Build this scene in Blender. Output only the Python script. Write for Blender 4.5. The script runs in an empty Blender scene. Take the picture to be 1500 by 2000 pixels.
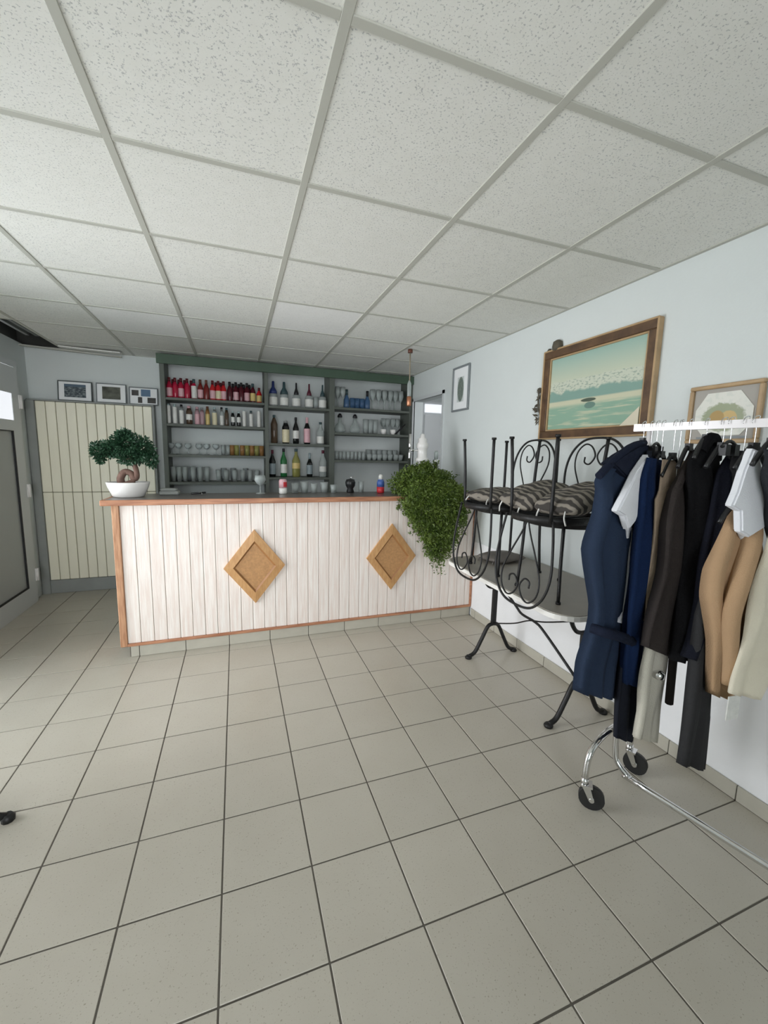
import bpy, bmesh, math, random
from mathutils import Vector, Matrix
random.seed(7)
PI = math.pi
S = bpy.context.scene
COL = S.collection

# ---------------------------------------------------------------- camera
cd = bpy.data.cameras.new('camera'); cam = bpy.data.objects.new('camera', cd); COL.objects.link(cam)
cd.sensor_fit = 'HORIZONTAL'; cd.sensor_width = 36.0; cd.lens = 36.0 * 801.5 / 1500.0
cd.clip_start = 0.02; cd.clip_end = 100
cam.matrix_world = (Matrix.Translation((.0807, -1.2820, 1.4609)) @ Matrix.Rotation(-.3467, 4, 'Z')
                    @ Matrix.Rotation(PI/2 - .138, 4, 'X') @ Matrix.Rotation(.0225, 4, 'Z'))
S.camera = cam
# ---------------------------------------------------------------- world, daylight, exposure
W = bpy.data.worlds.new('world'); S.world = W; W.use_nodes = True
W.node_tree.nodes['Background'].inputs[0].default_value = (.95, .97, 1.0, 1)
W.node_tree.nodes['Background'].inputs[1].default_value = 2.0
def area(name, loc, rot, sx, sy, power, col=(.985, .985, 1.03)):
    l = bpy.data.lights.new(name, 'AREA'); l.shape = 'RECTANGLE'; l.size = sx; l.size_y = sy
    l.energy = power; l.color = col
    o = bpy.data.objects.new(name, l); COL.objects.link(o); o.location = loc; o.rotation_euler = rot
    return o
area('daylight_left_glazing', (-1.99, .98, 1.08), (0, -PI/2, 0), 2.1, 1.45, 94)
area('daylight_shop_front', (-.55, -3.15, 1.45), (PI/2, 0, 0), 2.0, 1.8, 42).data.spread = 1.9
area('daylight_side_room', (2.75, 2.45, 2.0), (PI/3, 0, 0), .7, .5, 4)
S.view_settings.view_transform = 'Standard'; S.view_settings.look = 'None'
S.view_settings.exposure = -0.19; S.view_settings.gamma = 1.0
S.view_settings.use_curve_mapping = False

# ---------------------------------------------------------------- materials
def lin(v):
    v /= 255.0
    return v/12.92 if v <= .04045 else ((v+.055)/1.055)**2.4
def rgb(*c): return (lin(c[0]), lin(c[1]), lin(c[2]), 1)
def mat(name, col, rough=.5, metal=0., noise=0., nscale=20., bump=0., bscale=60., spec=.5, stretch=None,
        trans=0., col2=None, objrand=0., island=False):
    m = bpy.data.materials.new(name); m.use_nodes = True; nt = m.node_tree; N = nt.nodes; L = nt.links
    b = N['Principled BSDF']; b.inputs['Base Color'].default_value = col
    b.inputs['Roughness'].default_value = rough; b.inputs['Metallic'].default_value = metal
    b.inputs['Specular IOR Level'].default_value = spec
    if trans: b.inputs['Transmission Weight'].default_value = trans
    if noise or bump or objrand:
        tc = N.new('ShaderNodeTexCoord'); mp = N.new('ShaderNodeMapping'); L.new(tc.outputs['Object'], mp.inputs[0])
        if stretch: mp.inputs['Scale'].default_value = stretch
        oi = N.new('ShaderNodeObjectInfo')
        ml = N.new('ShaderNodeMath'); ml.operation = 'MULTIPLY'; ml.inputs[1].default_value = 37.0
        L.new(oi.outputs['Random'], ml.inputs[0]); L.new(ml.outputs[0], mp.inputs['Location'])
    src = None
    if noise:
        n = N.new('ShaderNodeTexNoise'); n.inputs['Scale'].default_value = nscale; n.inputs['Detail'].default_value = 4
        L.new(mp.outputs[0], n.inputs['Vector'])
        r = N.new('ShaderNodeMapRange'); r.inputs[1].default_value = .3; r.inputs[2].default_value = .7
        r.inputs[3].default_value = 0; r.inputs[4].default_value = 1; L.new(n.outputs[0], r.inputs[0])
        mx = N.new('ShaderNodeMix'); mx.data_type = 'RGBA'
        c2 = col2 or tuple(x*(1-noise) for x in col[:3])+(1,)
        mx.inputs[6].default_value = col; mx.inputs[7].default_value = c2
        L.new(r.outputs[0], mx.inputs[0]); src = mx.outputs[2]
    if objrand:
        oi2 = N.new('ShaderNodeObjectInfo'); r2 = N.new('ShaderNodeMapRange')
        r2.inputs[3].default_value = 1-objrand; r2.inputs[4].default_value = 1+objrand
        L.new(oi2.outputs['Random'], r2.inputs[0])
        vm = N.new('ShaderNodeVectorMath'); vm.operation = 'SCALE'
        if src: L.new(src, vm.inputs[0])
        else: vm.inputs[0].default_value = col[:3]
        L.new(r2.outputs[0], vm.inputs['Scale']); src = vm.outputs[0]
    if src: L.new(src, b.inputs['Base Color'])
    if bump:
        n2 = N.new('ShaderNodeTexNoise'); n2.inputs['Scale'].default_value = bscale; n2.inputs['Detail'].default_value = 3
        L.new(mp.outputs[0], n2.inputs['Vector'])
        bp = N.new('ShaderNodeBump'); bp.inputs['Strength'].default_value = bump; bp.inputs['Distance'].default_value = .01
        L.new(n2.outputs[0], bp.inputs['Height']); L.new(bp.outputs[0], b.inputs['Normal'])
    return m
def thin_glass(name, tint=(.95, .97, .97, 1), alpha=.25, body=(.8, .85, .85, 1)):
    m = bpy.data.materials.new(name); m.use_nodes = True; nt = m.node_tree; N = nt.nodes; L = nt.links
    for n in list(N): N.remove(n)
    out = N.new('ShaderNodeOutputMaterial'); t = N.new('ShaderNodeBsdfTransparent'); t.inputs[0].default_value = tint
    p = N.new('ShaderNodeBsdfPrincipled'); p.inputs['Base Color'].default_value = body; p.inputs['Roughness'].default_value = .08
    fr = N.new('ShaderNodeFresnel'); fr.inputs[0].default_value = 1.5
    ad = N.new('ShaderNodeMath'); ad.operation = 'ADD'; ad.inputs[1].default_value = alpha; ad.use_clamp = True
    mx = N.new('ShaderNodeMixShader'); L.new(fr.outputs[0], ad.inputs[0]); L.new(ad.outputs[0], mx.inputs[0])
    L.new(t.outputs[0], mx.inputs[1]); L.new(p.outputs[0], mx.inputs[2]); L.new(mx.outputs[0], out.inputs[0])
    return m
M = {}
M['wall'] = mat('wall_paint', rgb(221, 227, 225), .75, noise=.04, nscale=2.5, bump=.12, bscale=90)
M['lower_white'] = mat('white_lower_wall', rgb(246, 247, 248), .7, noise=.05, nscale=6, bump=.1, bscale=70)
M['grout'] = mat('grout', rgb(102, 97, 88), .9, noise=.2, nscale=8)
M['gridbar'] = mat('ceiling_grid_paint', rgb(190, 190, 180), .6)
M['plenum'] = mat('plenum_dark', rgb(70, 70, 66), .9)
M['pvc'] = mat('white_pvc', rgb(214, 218, 218), .35, noise=.03, nscale=3)
M['pvcgrey'] = mat('grey_pvc_panel', rgb(186, 190, 187), .45, noise=.05, nscale=3)
M['gasket'] = mat('black_gasket', rgb(30, 32, 33), .6)
M['board'] = mat('whitewashed_pine', rgb(244, 238, 231), .6, noise=.1, nscale=7, stretch=(9, 9, .55), bump=.12, bscale=25, objrand=.025,
                 col2=rgb(230, 215, 205))
M['pine'] = mat('orange_pine', rgb(203, 158, 122), .5, noise=.3, nscale=9, stretch=(10, 10, 1), col2=rgb(168, 120, 88))
M['pineh'] = mat('orange_pine_edge', rgb(196, 142, 108), .45, noise=.3, nscale=6, stretch=(1, 10, 10), col2=rgb(150, 98, 72))
M['oak'] = mat('honey_oak', rgb(204, 160, 108), .45, noise=.3, nscale=8, stretch=(9, 9, 2), col2=rgb(184, 136, 86))
M['oakdark'] = mat('honey_oak_groove', rgb(160, 112, 66), .5, noise=.2, nscale=10)
M['oakmid'] = mat('honey_oak_field', rgb(196, 148, 98), .5, noise=.25, nscale=60, bump=.2, bscale=200)
M['ctop'] = mat('counter_laminate', rgb(104, 100, 95), .3, noise=.2, nscale=18)
M['plinth'] = mat('plinth_tile', rgb(190, 186, 172), .4, noise=.08, nscale=14, objrand=.04)
M['cream'] = mat('cream_lacquered_board', rgb(252, 248, 226), .3, noise=.05, nscale=3, stretch=(4, 4, .6), objrand=.02)
M['creamgap'] = mat('board_gap', rgb(150, 147, 130), .8)
M['greywood'] = mat('grey_painted_wood', rgb(150, 154, 150), .5, noise=.1, nscale=8)
M['green'] = mat('dark_green_paint', rgb(74, 96, 78), .55, noise=.12, nscale=6)
M['greygreen'] = mat('grey_green_paint', rgb(92, 98, 90), .55, noise=.12, nscale=6)
M['iron'] = mat('wrought_iron', rgb(38, 38, 38), .45, metal=.35, noise=.3, nscale=40, bump=.15, bscale=120)
M['chrome'] = mat('chrome', rgb(225, 225, 225), .12, metal=1.)
M['whitemetal'] = mat('polished_rail', rgb(242, 238, 238), .25, metal=.15)
M['rubber'] = mat('black_rubber', rgb(32, 32, 32), .55)
M['tabletop'] = mat('grey_tabletop', rgb(158, 151, 140), .4, noise=.1, nscale=10)
M['whiteedge'] = mat('white_table_edge', rgb(236, 234, 228), .4)
M['ceramic'] = mat('white_ceramic', rgb(236, 234, 230), .2)
M['soil'] = mat('soil', rgb(46, 36, 28), .95, noise=.4, nscale=80)
M['bark'] = mat('bonsai_bark', rgb(124, 96, 84), .8, noise=.35, nscale=30, bump=.4, bscale=60)
M['leaf'] = mat('dark_bonsai_leaf', rgb(34, 66, 46), .4, noise=.5, nscale=30, col2=rgb(58, 92, 66))
M['vine'] = mat('trailing_leaf', rgb(62, 86, 24), .45, noise=.6, nscale=9, col2=rgb(108, 128, 54))
M['terra'] = mat('brown_plastic_pot', rgb(96, 74, 56), .6)
M['goldframe'] = mat('brown_gilt_frame', rgb(112, 84, 58), .4, noise=.35, nscale=14, stretch=(8, 1, 1), col2=rgb(74, 54, 38), spec=.6)
M['goldedge'] = mat('pale_gilt_edge', rgb(190, 160, 120), .4, noise=.2, nscale=14)
M['greyframe'] = mat('grey_frame', rgb(132, 138, 140), .4)
M['darkframe'] = mat('dark_grey_frame', rgb(84, 92, 92), .4)
M['mat_white'] = mat('picture_mount', rgb(246, 248, 248), .7)
M['mat_grey'] = mat('picture_mount_grey', rgb(176, 172, 164), .7)
M['copper'] = mat('copper', rgb(188, 130, 100), .3, metal=.8)
M['rope'] = mat('tan_cord', rgb(150, 140, 120), .8)
M['paper'] = mat('cream_paper', rgb(222, 214, 190), .8)
M['twig'] = mat('dried_twig', rgb(98, 92, 78), .9, noise=.3, nscale=30)
M['black'] = mat('black_plastic', rgb(26, 27, 28), .4)
M['glass'] = thin_glass('clear_glass', alpha=.16)
M['panel_new'] = mat('smooth_light_panel', rgb(240, 241, 238), .5)
M['pane'] = thin_glass('window_glass', tint=(.97, .98, .98, 1), alpha=.02)

def speckle_tile(name, base, dark, light, vs, rough, bumpy=0., objr=.03, thr=.18, big=None):
    m = bpy.data.materials.new(name); m.use_nodes = True; nt = m.node_tree; N = nt.nodes; L = nt.links
    b = N['Principled BSDF']; b.inputs['Roughness'].default_value = rough
    tc = N.new('ShaderNodeTexCoord'); mp = N.new('ShaderNodeMapping'); L.new(tc.outputs['Object'], mp.inputs[0])
    oi = N.new('ShaderNodeObjectInfo'); ml = N.new('ShaderNodeMath'); ml.operation = 'MULTIPLY'; ml.inputs[1].default_value = 53
    L.new(oi.outputs['Random'], ml.inputs[0]); L.new(ml.outputs[0], mp.inputs['Location'])
    no = N.new('ShaderNodeTexNoise'); no.inputs['Scale'].default_value = vs; no.inputs['Detail'].default_value = 2.5
    no.inputs['Roughness'].default_value = .6
    L.new(mp.outputs[0], no.inputs['Vector'])
    r = N.new('ShaderNodeMapRange'); r.inputs[1].default_value = thr; r.inputs[2].default_value = thr+.06
    L.new(no.outputs[0], r.inputs[0])
    n2 = N.new('ShaderNodeTexNoise'); n2.inputs['Scale'].default_value = big or vs*.12; n2.inputs['Detail'].default_value = 3
    L.new(mp.outputs[0], n2.inputs['Vector'])
    m1 = N.new('ShaderNodeMix'); m1.data_type = 'RGBA'; m1.inputs[6].default_value = base; m1.inputs[7].default_value = light
    L.new(n2.outputs[0], m1.inputs[0])
    m2 = N.new('ShaderNodeMix'); m2.data_type = 'RGBA'; m2.inputs[6].default_value = dark
    L.new(r.outputs[0], m2.inputs[0]); L.new(m1.outputs[2], m2.inputs[7])
    r2 = N.new('ShaderNodeMapRange'); r2.inputs[3].default_value = 1-objr; r2.inputs[4].default_value = 1+objr
    L.new(oi.outputs['Random'], r2.inputs[0])
    vm = N.new('ShaderNodeVectorMath'); vm.operation = 'SCALE'; L.new(m2.outputs[2], vm.inputs[0]); L.new(r2.outputs[0], vm.inputs['Scale'])
    L.new(vm.outputs[0], b.inputs['Base Color'])
    if bumpy:
        bp = N.new('ShaderNodeBump'); bp.inputs['Strength'].default_value = bumpy; bp.inputs['Distance'].default_value = .004
        L.new(r.outputs[0], bp.inputs['Height']); L.new(bp.outputs[0], b.inputs['Normal'])
    return m
M['ceil'] = speckle_tile('fissured_mineral_tile', rgb(228, 228, 220), rgb(192, 193, 190), rgb(238, 238, 232), 160, .9, .3, .012, thr=.35)
M['ceil_new'] = speckle_tile('newer_mineral_tile', rgb(240, 240, 236), rgb(215, 215, 212), rgb(246, 246, 243), 150, .9, .3, .008, thr=.33)
M['tile'] = speckle_tile('grey_beige_stoneware', rgb(183, 177, 163), rgb(156, 149, 134), rgb(192, 187, 174), 190, .31, 0, .025, thr=.31, big=6)

# ---------------------------------------------------------------- mesh helpers
def new_bm(): return bmesh.new()
def box(bm, x0, x1, y0, y1, z0, z1, mi=0):
    vs = [bm.verts.new((x, y, z)) for x in (x0, x1) for y in (y0, y1) for z in (z0, z1)]
    for f in ((0, 1, 3, 2), (4, 6, 7, 5), (0, 4, 5, 1), (2, 3, 7, 6), (0, 2, 6, 4), (1, 5, 7, 3)):
        bm.faces.new([vs[i] for i in f]).material_index = mi
def cbox(bm, x0, x1, y0, y1, z0, z1, c=.003):
    """box with chamfered edges"""
    b2 = bmesh.new(); box(b2, x0, x1, y0, y1, z0, z1)
    bmesh.ops.bevel(b2, geom=list(b2.edges), offset=c, segments=1, affect='EDGES')
    me = bpy.data.meshes.new('t'); b2.to_mesh(me); b2.free(); bm.from_mesh(me); bpy.data.meshes.remove(me)
def smooth_path(pts, n=6):
    P = [Vector(p) for p in pts]
    if len(P) < 3 or n <= 1: return P
    out = []
    for i in range(len(P)-1):
        a = P[i-1] if i else P[0]*2-P[1]; b = P[i]; c = P[i+1]; d = P[i+2] if i+2 < len(P) else P[-1]*2-P[-2]
        for k in range(n):
            t = k/n
            out.append(.5*((2*b)+(c-a)*t+(2*a-5*b+4*c-d)*t*t+(3*b-a-3*c+d)*t**3))
    out.append(P[-1]); return out
def tube(bm, pts, r, seg=8, smooth=6, mi=0, closed=False):
    P = smooth_path(pts, smooth) if smooth else [Vector(p) for p in pts]
    rs = r if isinstance(r, (list, tuple)) else None
    n = len(P); rings = []
    up = Vector((0, 0, 1)); prev = None
    for i, p in enumerate(P):
        if closed: t = (P[(i+1) % n]-P[i-1])
        else: t = (P[min(i+1, n-1)]-P[max(i-1, 0)])
        if t.length < 1e-9: t = Vector((0, 0, 1))
        t.normalize()
        if prev is None:
            a = t.cross(up)
            if a.length < .05: a = t.cross(Vector((1, 0, 0)))
        else:
            a = prev - t*prev.dot(t)
            if a.length < 1e-4: a = t.cross(up)
        a.normalize(); prev = a; b = t.cross(a)
        rr = rs[0]+(rs[1]-rs[0])*i/(n-1) if rs else r
        rings.append([bm.verts.new(p+(a*math.cos(2*PI*k/seg)+b*math.sin(2*PI*k/seg))*rr) for k in range(seg)])
    m = n if closed else n-1
    for i in range(m):
        A, B = rings[i], rings[(i+1) % n]
        for k in range(seg):
            f = bm.faces.new((A[k], A[(k+1) % seg], B[(k+1) % seg], B[k])); f.smooth = True; f.material_index = mi
    if not closed:
        bm.faces.new(rings[0][::-1]).material_index = mi; bm.faces.new(rings[-1]).material_index = mi
def lathe(bm, prof, cx=0, cy=0, cz=0, seg=16, mi=0, sx=1, sy=1, cap=True):
    rings = [[bm.verts.new((cx+r*sx*math.cos(2*PI*k/seg), cy+r*sy*math.sin(2*PI*k/seg), cz+z)) for k in range(seg)] for r, z in prof]
    for A, B in zip(rings, rings[1:]):
        for k in range(seg):
            f = bm.faces.new((A[k], A[(k+1) % seg], B[(k+1) % seg], B[k])); f.smooth = True; f.material_index = mi
    if cap:
        bm.faces.new(rings[0][::-1]).material_index = mi; bm.faces.new(rings[-1]).material_index = mi
def prism(bm, poly, z0, z1, axis='z', mi=0):
    """extrude a 2-D polygon; axis is the extrusion axis"""
    def P(a, b, h): return {'z': (a, b, h), 'y': (a, h, b), 'x': (h, a, b)}[axis]
    A = [bm.verts.new(P(a, b, z0)) for a, b in poly]; B = [bm.verts.new(P(a, b, z1)) for a, b in poly]
    n = len(poly)
    bm.faces.new(A[::-1]).material_index = mi; bm.faces.new(B).material_index = mi
    for i in range(n): bm.faces.new((A[i], A[(i+1) % n], B[(i+1) % n], B[i])).material_index = mi
def link(name, data, parent=None):
    o = bpy.data.objects.new(name, data); COL.objects.link(o)
    if parent: o.parent = parent
    return o
def obj(name, bm, m, parent=None, loc=None, norm=True):
    if norm: bmesh.ops.recalc_face_normals(bm, faces=bm.faces)
    me = bpy.data.meshes.new(name); bm.to_mesh(me); bm.free()
    for x in (m if isinstance(m, (list, tuple)) else [m]): me.materials.append(M[x] if isinstance(x, str) else x)
    o = link(name, me, parent)
    if loc: o.location = loc
    return o
def tag(o, label=None, cat=None, group=None, kind=None):
    if label: o['label'] = label
    if cat: o['category'] = cat
    if group: o['group'] = group
    if kind: o['kind'] = kind
    return o
def thing(name, label, cat, loc=(0, 0, 0), rz=0, group=None):
    o = link(name, None); o.location = loc; o.rotation_euler = (0, 0, rz); o.empty_display_size = .05
    return tag(o, label, cat, group)
def dup(root, loc=None, rot=None, label=None, group=None):
    r = root.copy(); COL.objects.link(r)
    if loc is not None: r.location = loc
    if rot is not None: r.rotation_euler = rot
    if label: r['label'] = label
    if group: r['group'] = group
    for ch in list(root.children):
        c = ch.copy(); COL.objects.link(c); c.parent = r
        for g in list(ch.children):
            d = g.copy(); COL.objects.link(d); d.parent = c
    return r
def bx(name, x0, x1, y0, y1, z0, z1, m, parent=None, c=0):
    bm = new_bm()
    if c: cbox(bm, x0, x1, y0, y1, z0, z1, c)
    else: box(bm, x0, x1, y0, y1, z0, z1)
    return obj(name, bm, m, parent)

# ================================================================ SETTING
XL, XR, YB, YF, H = -1.78, 2.11, 3.70, -2.9, 2.407
T = .30
# floor: grout bed, each tile a part sharing one mesh (cut ones at the edges have their own)
bm = new_bm(); box(bm, XL-.12, 3.5, YF-.1, 4.2, -.12, -.0025); floor = obj('floor', bm, 'grout'); tag(floor, kind='structure')
tm = {}
def tile_mesh(w, d):
    k = (round(w, 3), round(d, 3))
    if k not in tm:
        b = new_bm(); g = .0029
        cbox(b, g, w-g, g, d-g, -.012, 0, .0012)
        me = bpy.data.meshes.new('tile'); bmesh.ops.recalc_face_normals(b, faces=b.faces); b.to_mesh(b and me); b.free()
        me.materials.append(M['tile']); tm[k] = me
    return tm[k]
x = -6*T
cols = []
for i in range(-6, 8):
    a, b = max(i*T, XL), min((i+1)*T, XR)
    if b-a > .02: cols.append((a, b))
for j in range(-10, 13):
    y0, y1 = max(j*T, YF), min((j+1)*T, YB)
    if y1-y0 < .02: continue
    for a, b in cols:
        # nothing of the floor under the counter shows
        if 2.1 <= y0 and y1 <= 3.4 and a >= -.6: continue
        o = link('tile', tile_mesh(b-a, y1-y0), floor); o.location = (a, y0, random.uniform(-.0006, .0003))

# ceiling: soffit above, tiles and T bars below it
bm = new_bm(); box(bm, XL-.12, 3.5, YF-.1, 4.2, H+.3, H+.4); ceil = obj('ceiling', bm, 'plenum'); tag(ceil, kind='structure')
cx0, cy0 = -.2668, -.8689
cxs = [XL] + [cx0+.6*i for i in range(-2, 4)] + [XR]
cys = [YF] + [cy0+.6*j for j in range(-3, 8)] + [YB]
cxs = [v for v in cxs if XL <= v <= XR]; cys = [v for v in cys if YF <= v <= YB]
cm = {}
def ceil_mesh(w, d, m):
    k = (round(w, 3), round(d, 3), m)
    if k not in cm:
        b = new_bm(); g = .004
        cbox(b, g, w-g, g, d-g, .002, .017, .002)
        me = bpy.data.meshes.new('ceiling_tile'); bmesh.ops.recalc_face_normals(b, faces=b.faces); b.to_mesh(me); b.free()
        me.materials.append(M[m]); cm[k] = me
    return cm[k]
for i in range(len(cxs)-1):
    for j in range(len(cys)-1):
        a, b, c, d = cxs[i], cxs[i+1], cys[j], cys[j+1]
        if i == 0 and c > 2.7: continue                              # open gap beside the left wall
        mm = 'ceil'
        if abs(a-(cx0-.6)) < .01 and abs(c-(cy0+3.0)) < .01: mm = 'ceil_new'
        if abs(a-(cx0+.6)) < .01 and abs(c-(cy0+2.4)) < .01: mm = 'ceil_new'
        o = link('ceiling_tile', ceil_mesh(b-a, d-c, mm), ceil); o.location = (a, c, H+random.uniform(0, .0015))
for i, v in enumerate(cxs[1:-1]):
    bx('grid_bar', v-.0125, v+.0125, YF, YB, H-.0015, H+.006, 'gridbar', ceil, .001)
    bx('grid_bar', v-.002, v+.002, YF, YB, H+.006, H+.04, 'gridbar', ceil)
for j in range(1, len(cys)-1):
    for i in range(len(cxs)-1):
        if i == 0 and cys[j] > 2.75 and cys[j] < 3.5: continue
        bx('grid_bar', cxs[i]+.0125, cxs[i+1]-.0125, cys[j]-.012, cys[j]+.012, H-.001, H+.006, 'gridbar', ceil, .001)
bx('edge_trim', XR-.02, XR, YF, YB, H-.0015, H+.006, 'gridbar', ceil)
bx('edge_trim', XL, XL+.02, YF, 2.7, H-.0015, H+.006, 'gridbar', ceil)
bx('edge_trim', XL, XR, YB-.02, YB, H-.0015, H+.006, 'gridbar', ceil)
o = bx('sagging_strip', -.45, .45, -.02, .02, -.008, .004, 'gridbar', ceil)
o.location = (-1.42, 3.62, H-.02); o.rotation_euler = (0, .03, .04)
o = bx('sagging_strip', -.25, .25, -.05, .05, -.006, .006, 'ceil', ceil)
o.location = (-1.2, 3.55, H-.012); o.rotation_euler = (.05, .02, 0)

# dark void above the tiles
bm = new_bm(); box(bm, XL-.14, XL-.10, YF-.1, YB+.2, H+.01, H+.3); box(bm, XL-.12, 3.5, YB+.13, YB+.2, H+.01, H+.3); box(bm, XL-.12, XL, YF, YB, H+.012, H+.02) if False else None
box(bm, XL+.9, XL+.92, 2.7, YB, H+.03, H+.3); obj('plenum_lining', bm, 'plenum', ceil)
bm = new_bm()
for k in range(4): box(bm, XL+.02+.075*k, XL+.05+.075*k, 2.72, YB, H+.10, H+.14)
obj('hanger_channel', bm, 'greywood', ceil)
# walls
def wall(name, boxes, m='wall'):
    b = new_bm()
    for q in boxes: box(b, *q)
    return tag(obj(name, b, m), kind='structure')
wall('wall_back', [(XL-.12, 2.23, YB, YB+.12, -.0025, H+.01)])
TW = .12
wr = wall('wall_right', [(XR, XR+TW, YF, 2.62, -.0025, H+.3), (XR, XR+TW, 3.36, YB, -.0025, H+.3), (XR, XR+TW, 2.62, 3.36, 2.10, H+.3)])
wall('wall_left', [(XL-.04, XL, 3.46, YB, -.0025, H+.01), (XL-.04, XL, 2.46, 3.46, 2.22, H+.01), (XL-TW, XL, 2.15, 2.46, -.0025, H+.01),
                   (XL-TW, XL, -.1, 2.15, 2.25, H+.01), (XL-TW, XL, YF, -.1, -.0025, H+.01)])
wall('wall_front', [(XL-TW, -1.5, YF-TW, YF, -.0025, H+.3), (.6, 2.23, YF-TW, YF, -.0025, H+.3), (-1.5, .6, YF-TW, YF, -.0025, .3),
                    (-1.5, .6, YF-TW, YF, 2.3, H+.3)])
# whiter sheet on the lower wall beside the counter, top edge behind the table
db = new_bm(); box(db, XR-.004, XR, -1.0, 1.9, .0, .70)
dd = obj('trim_1', db, 'lower_white'); tag(dd, kind='structure')
# side room seen through the doorway
wall('wall_side_room', [(2.23, 3.4, 3.98, 4.1, -.0025, H+.3), (3.3, 3.42, 2.2, 4.1, -.0025, H+.3), (2.23, 3.4, 2.1, 2.22, -.0025, H+.3),
                        (2.23, 2.35, 3.76, 4.0, -.0025, H+.3)])
bx('side_room_lid', 2.23, 3.42, 2.1, 4.1, H+.02, H+.05, 'wall', ceil)
# door frame of that doorway + inner door
b = new_bm(); box(b, XR-.012, XR+.012, 2.585, 2.62, -.0, 2.135); box(b, XR-.012, XR+.012, 3.36, 3.385, 0, 2.135); box(b, XR-.012, XR+.012, 2.585, 3.385, 2.10, 2.135)
tag(obj('trim_2', b, 'pvc'), kind='structure')
d2 = bx('door_2', 2.44, 3.2, 3.93, 3.98, 0, 2.2, 'pvc'); tag(d2, kind='structure')
bx('door_panel', 2.52, 3.12, 3.918, 3.93, .1, 2.02, 'mat_white', d2, .004)
pm = bpy.data.materials.new('daylight_glow_pane'); pm.use_nodes = True
pb = pm.node_tree.nodes['Principled BSDF']; pb.inputs['Base Color'].default_value = (.8, .8, .8, 1)
pb.inputs['Emission Color'].default_value = (.9, .93, 1, 1); pb.inputs['Emission Strength'].default_value = .9  # emission put into the door panes stands in for daylight behind them
M['daylight_glow'] = pm
bx('window_pane', 2.52, 3.12, 3.915, 3.93, 2.05, 2.16, 'daylight_glow', d2)

# left door, white pvc with a grey infill and a small pane on top
DX = XL+.04
d1 = new_bm()
box(d1, XL-.03, XL+.02, 3.40, 3.46, 0, 2.22); box(d1, XL-.05, XL+.02, 2.46, 2.52, 0, 2.22); box(d1, XL-.05, XL+.02, 2.52, 3.40, 2.16, 2.22)
door1 = tag(obj('door_1', d1, 'pvc'), kind='structure')
lf = new_bm()
for q in ((2.525, 2.66, .02, 2.15), (3.245, 3.395, .02, 1.69), (3.272, 3.395, 1.69, 1.92), (3.245, 3.395, 1.92, 2.15), (2.66, 3.245, .02, .17), (2.525, 3.395, .0, .02), (2.66, 3.245, 1.60, 1.69), (2.66, 3.245, 1.92, 2.15)):
    box(lf, DX-.024, DX, q[0], q[1], q[2], q[3])
leaf = obj('door_leaf', lf, 'pvc', door1)
bx('infill_panel', DX-.022, DX-.014, 2.655, 3.25, .165, 1.605, 'pvcgrey', leaf)
g = new_bm(); box(g, DX-.012, DX+.001, 2.66, 3.245, .17, .182); box(g, DX-.012, DX+.001, 3.233, 3.245, .17, 1.60); box(g, DX-.012, DX+.001, 2.66, 3.245, 1.592, 1.60)
obj('gasket', g, 'gasket', leaf)
bx('window_pane', DX-.008, DX-.005, 2.655, 3.275, 1.685, 1.925, 'daylight_glow', leaf)
for z in (.26, 1.06, 1.86):
    hb = new_bm(); tube(hb, [(DX+.012, 3.40, z-.06), (DX+.012, 3.40, z+.06)], .012, 8, 0); box(hb, XL, DX+.006, 3.385, 3.425, z-.06, z+.06)
    obj('hinge', hb, 'ceramic', door1)
# net curtain strips behind the pane
cb = new_bm()
for k in range(4):
    y = 3.17-.14*k; box(cb, XL-.035, XL-.033, y, y+.012, 1.66, 1.95)
obj('net_curtain', cb, 'paper', door1)

# shop-front glazing on the left wall and behind the camera
def glazing(name, axis, p, a0, a1, z0, z1, n):
    b = new_bm(); w = .06
    def bb(u0, u1, v0, v1):
        if axis == 'x': box(b, p-.05, p+.02, u0, u1, v0, v1)
        else: box(b, u0, u1, p-.05, p+.02, v0, v1)
    bb(a0, a1, z0, z0+w); bb(a0, a1, z1-w, z1)
    for k in range(n+1):
        c = a0+(a1-a0-w)*k/n; bb(c, c+w, z0+w, z1-w)
    o = tag(obj(name, b, 'pvc'), kind='structure')
    for k in range(n):
        c = a0+(a1-a0-w)*k/n+w; e = a0+(a1-a0-w)*(k+1)/n
        if axis == 'x': bx('glass_pane', p-.02, p-.014, c, e, z0+w, z1-w, 'pane', o)
        else: bx('glass_pane', c, e, p-.02, p-.014, z0+w, z1-w, 'pane', o)
glazing('window_1', 'x', XL-.03, -.1, 2.15, 0.0, 2.25, 2)
glazing('window_2', 'y', YF-.03, -1.5, .6, .3, 2.3, 2)

# skirting tiles
bbm = new_bm(); box(bbm, XR-.006, XR-.0041, -2.9, 1.88, 0, .07); br = tag(obj('baseboard_right', bbm, 'grout'), kind='structure')
skm = {}
def skirt(x0, x1, y0, y1, z1, parent, m='plinth'):
    k = (round(x1-x0, 3), round(y1-y0, 3), z1, m)
    if k not in skm:
        b = new_bm(); cbox(b, 0, x1-x0, 0, y1-y0, .001, z1, .0015)
        me = bpy.data.meshes.new('skirting_tile'); bmesh.ops.recalc_face_normals(b, faces=b.faces); b.to_mesh(me); b.free(); me.materials.append(M[m]); skm[k] = me
    o = link('skirting_tile', skm[k], parent); o.location = (x0, y0, 0)
for j in range(-9, 7):
    y0, y1 = max(j*T+.002, -2.6), min((j+1)*T-.002, 1.87)
    skirt(XR-.015, XR-.006, y0, y1, .072, br)
bbm = new_bm(); box(bbm, -1.72, -.73, YB-.014, YB-.001, 0, .07); tag(obj('baseboard_back', bbm, 'plinth'), kind='structure')
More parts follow.
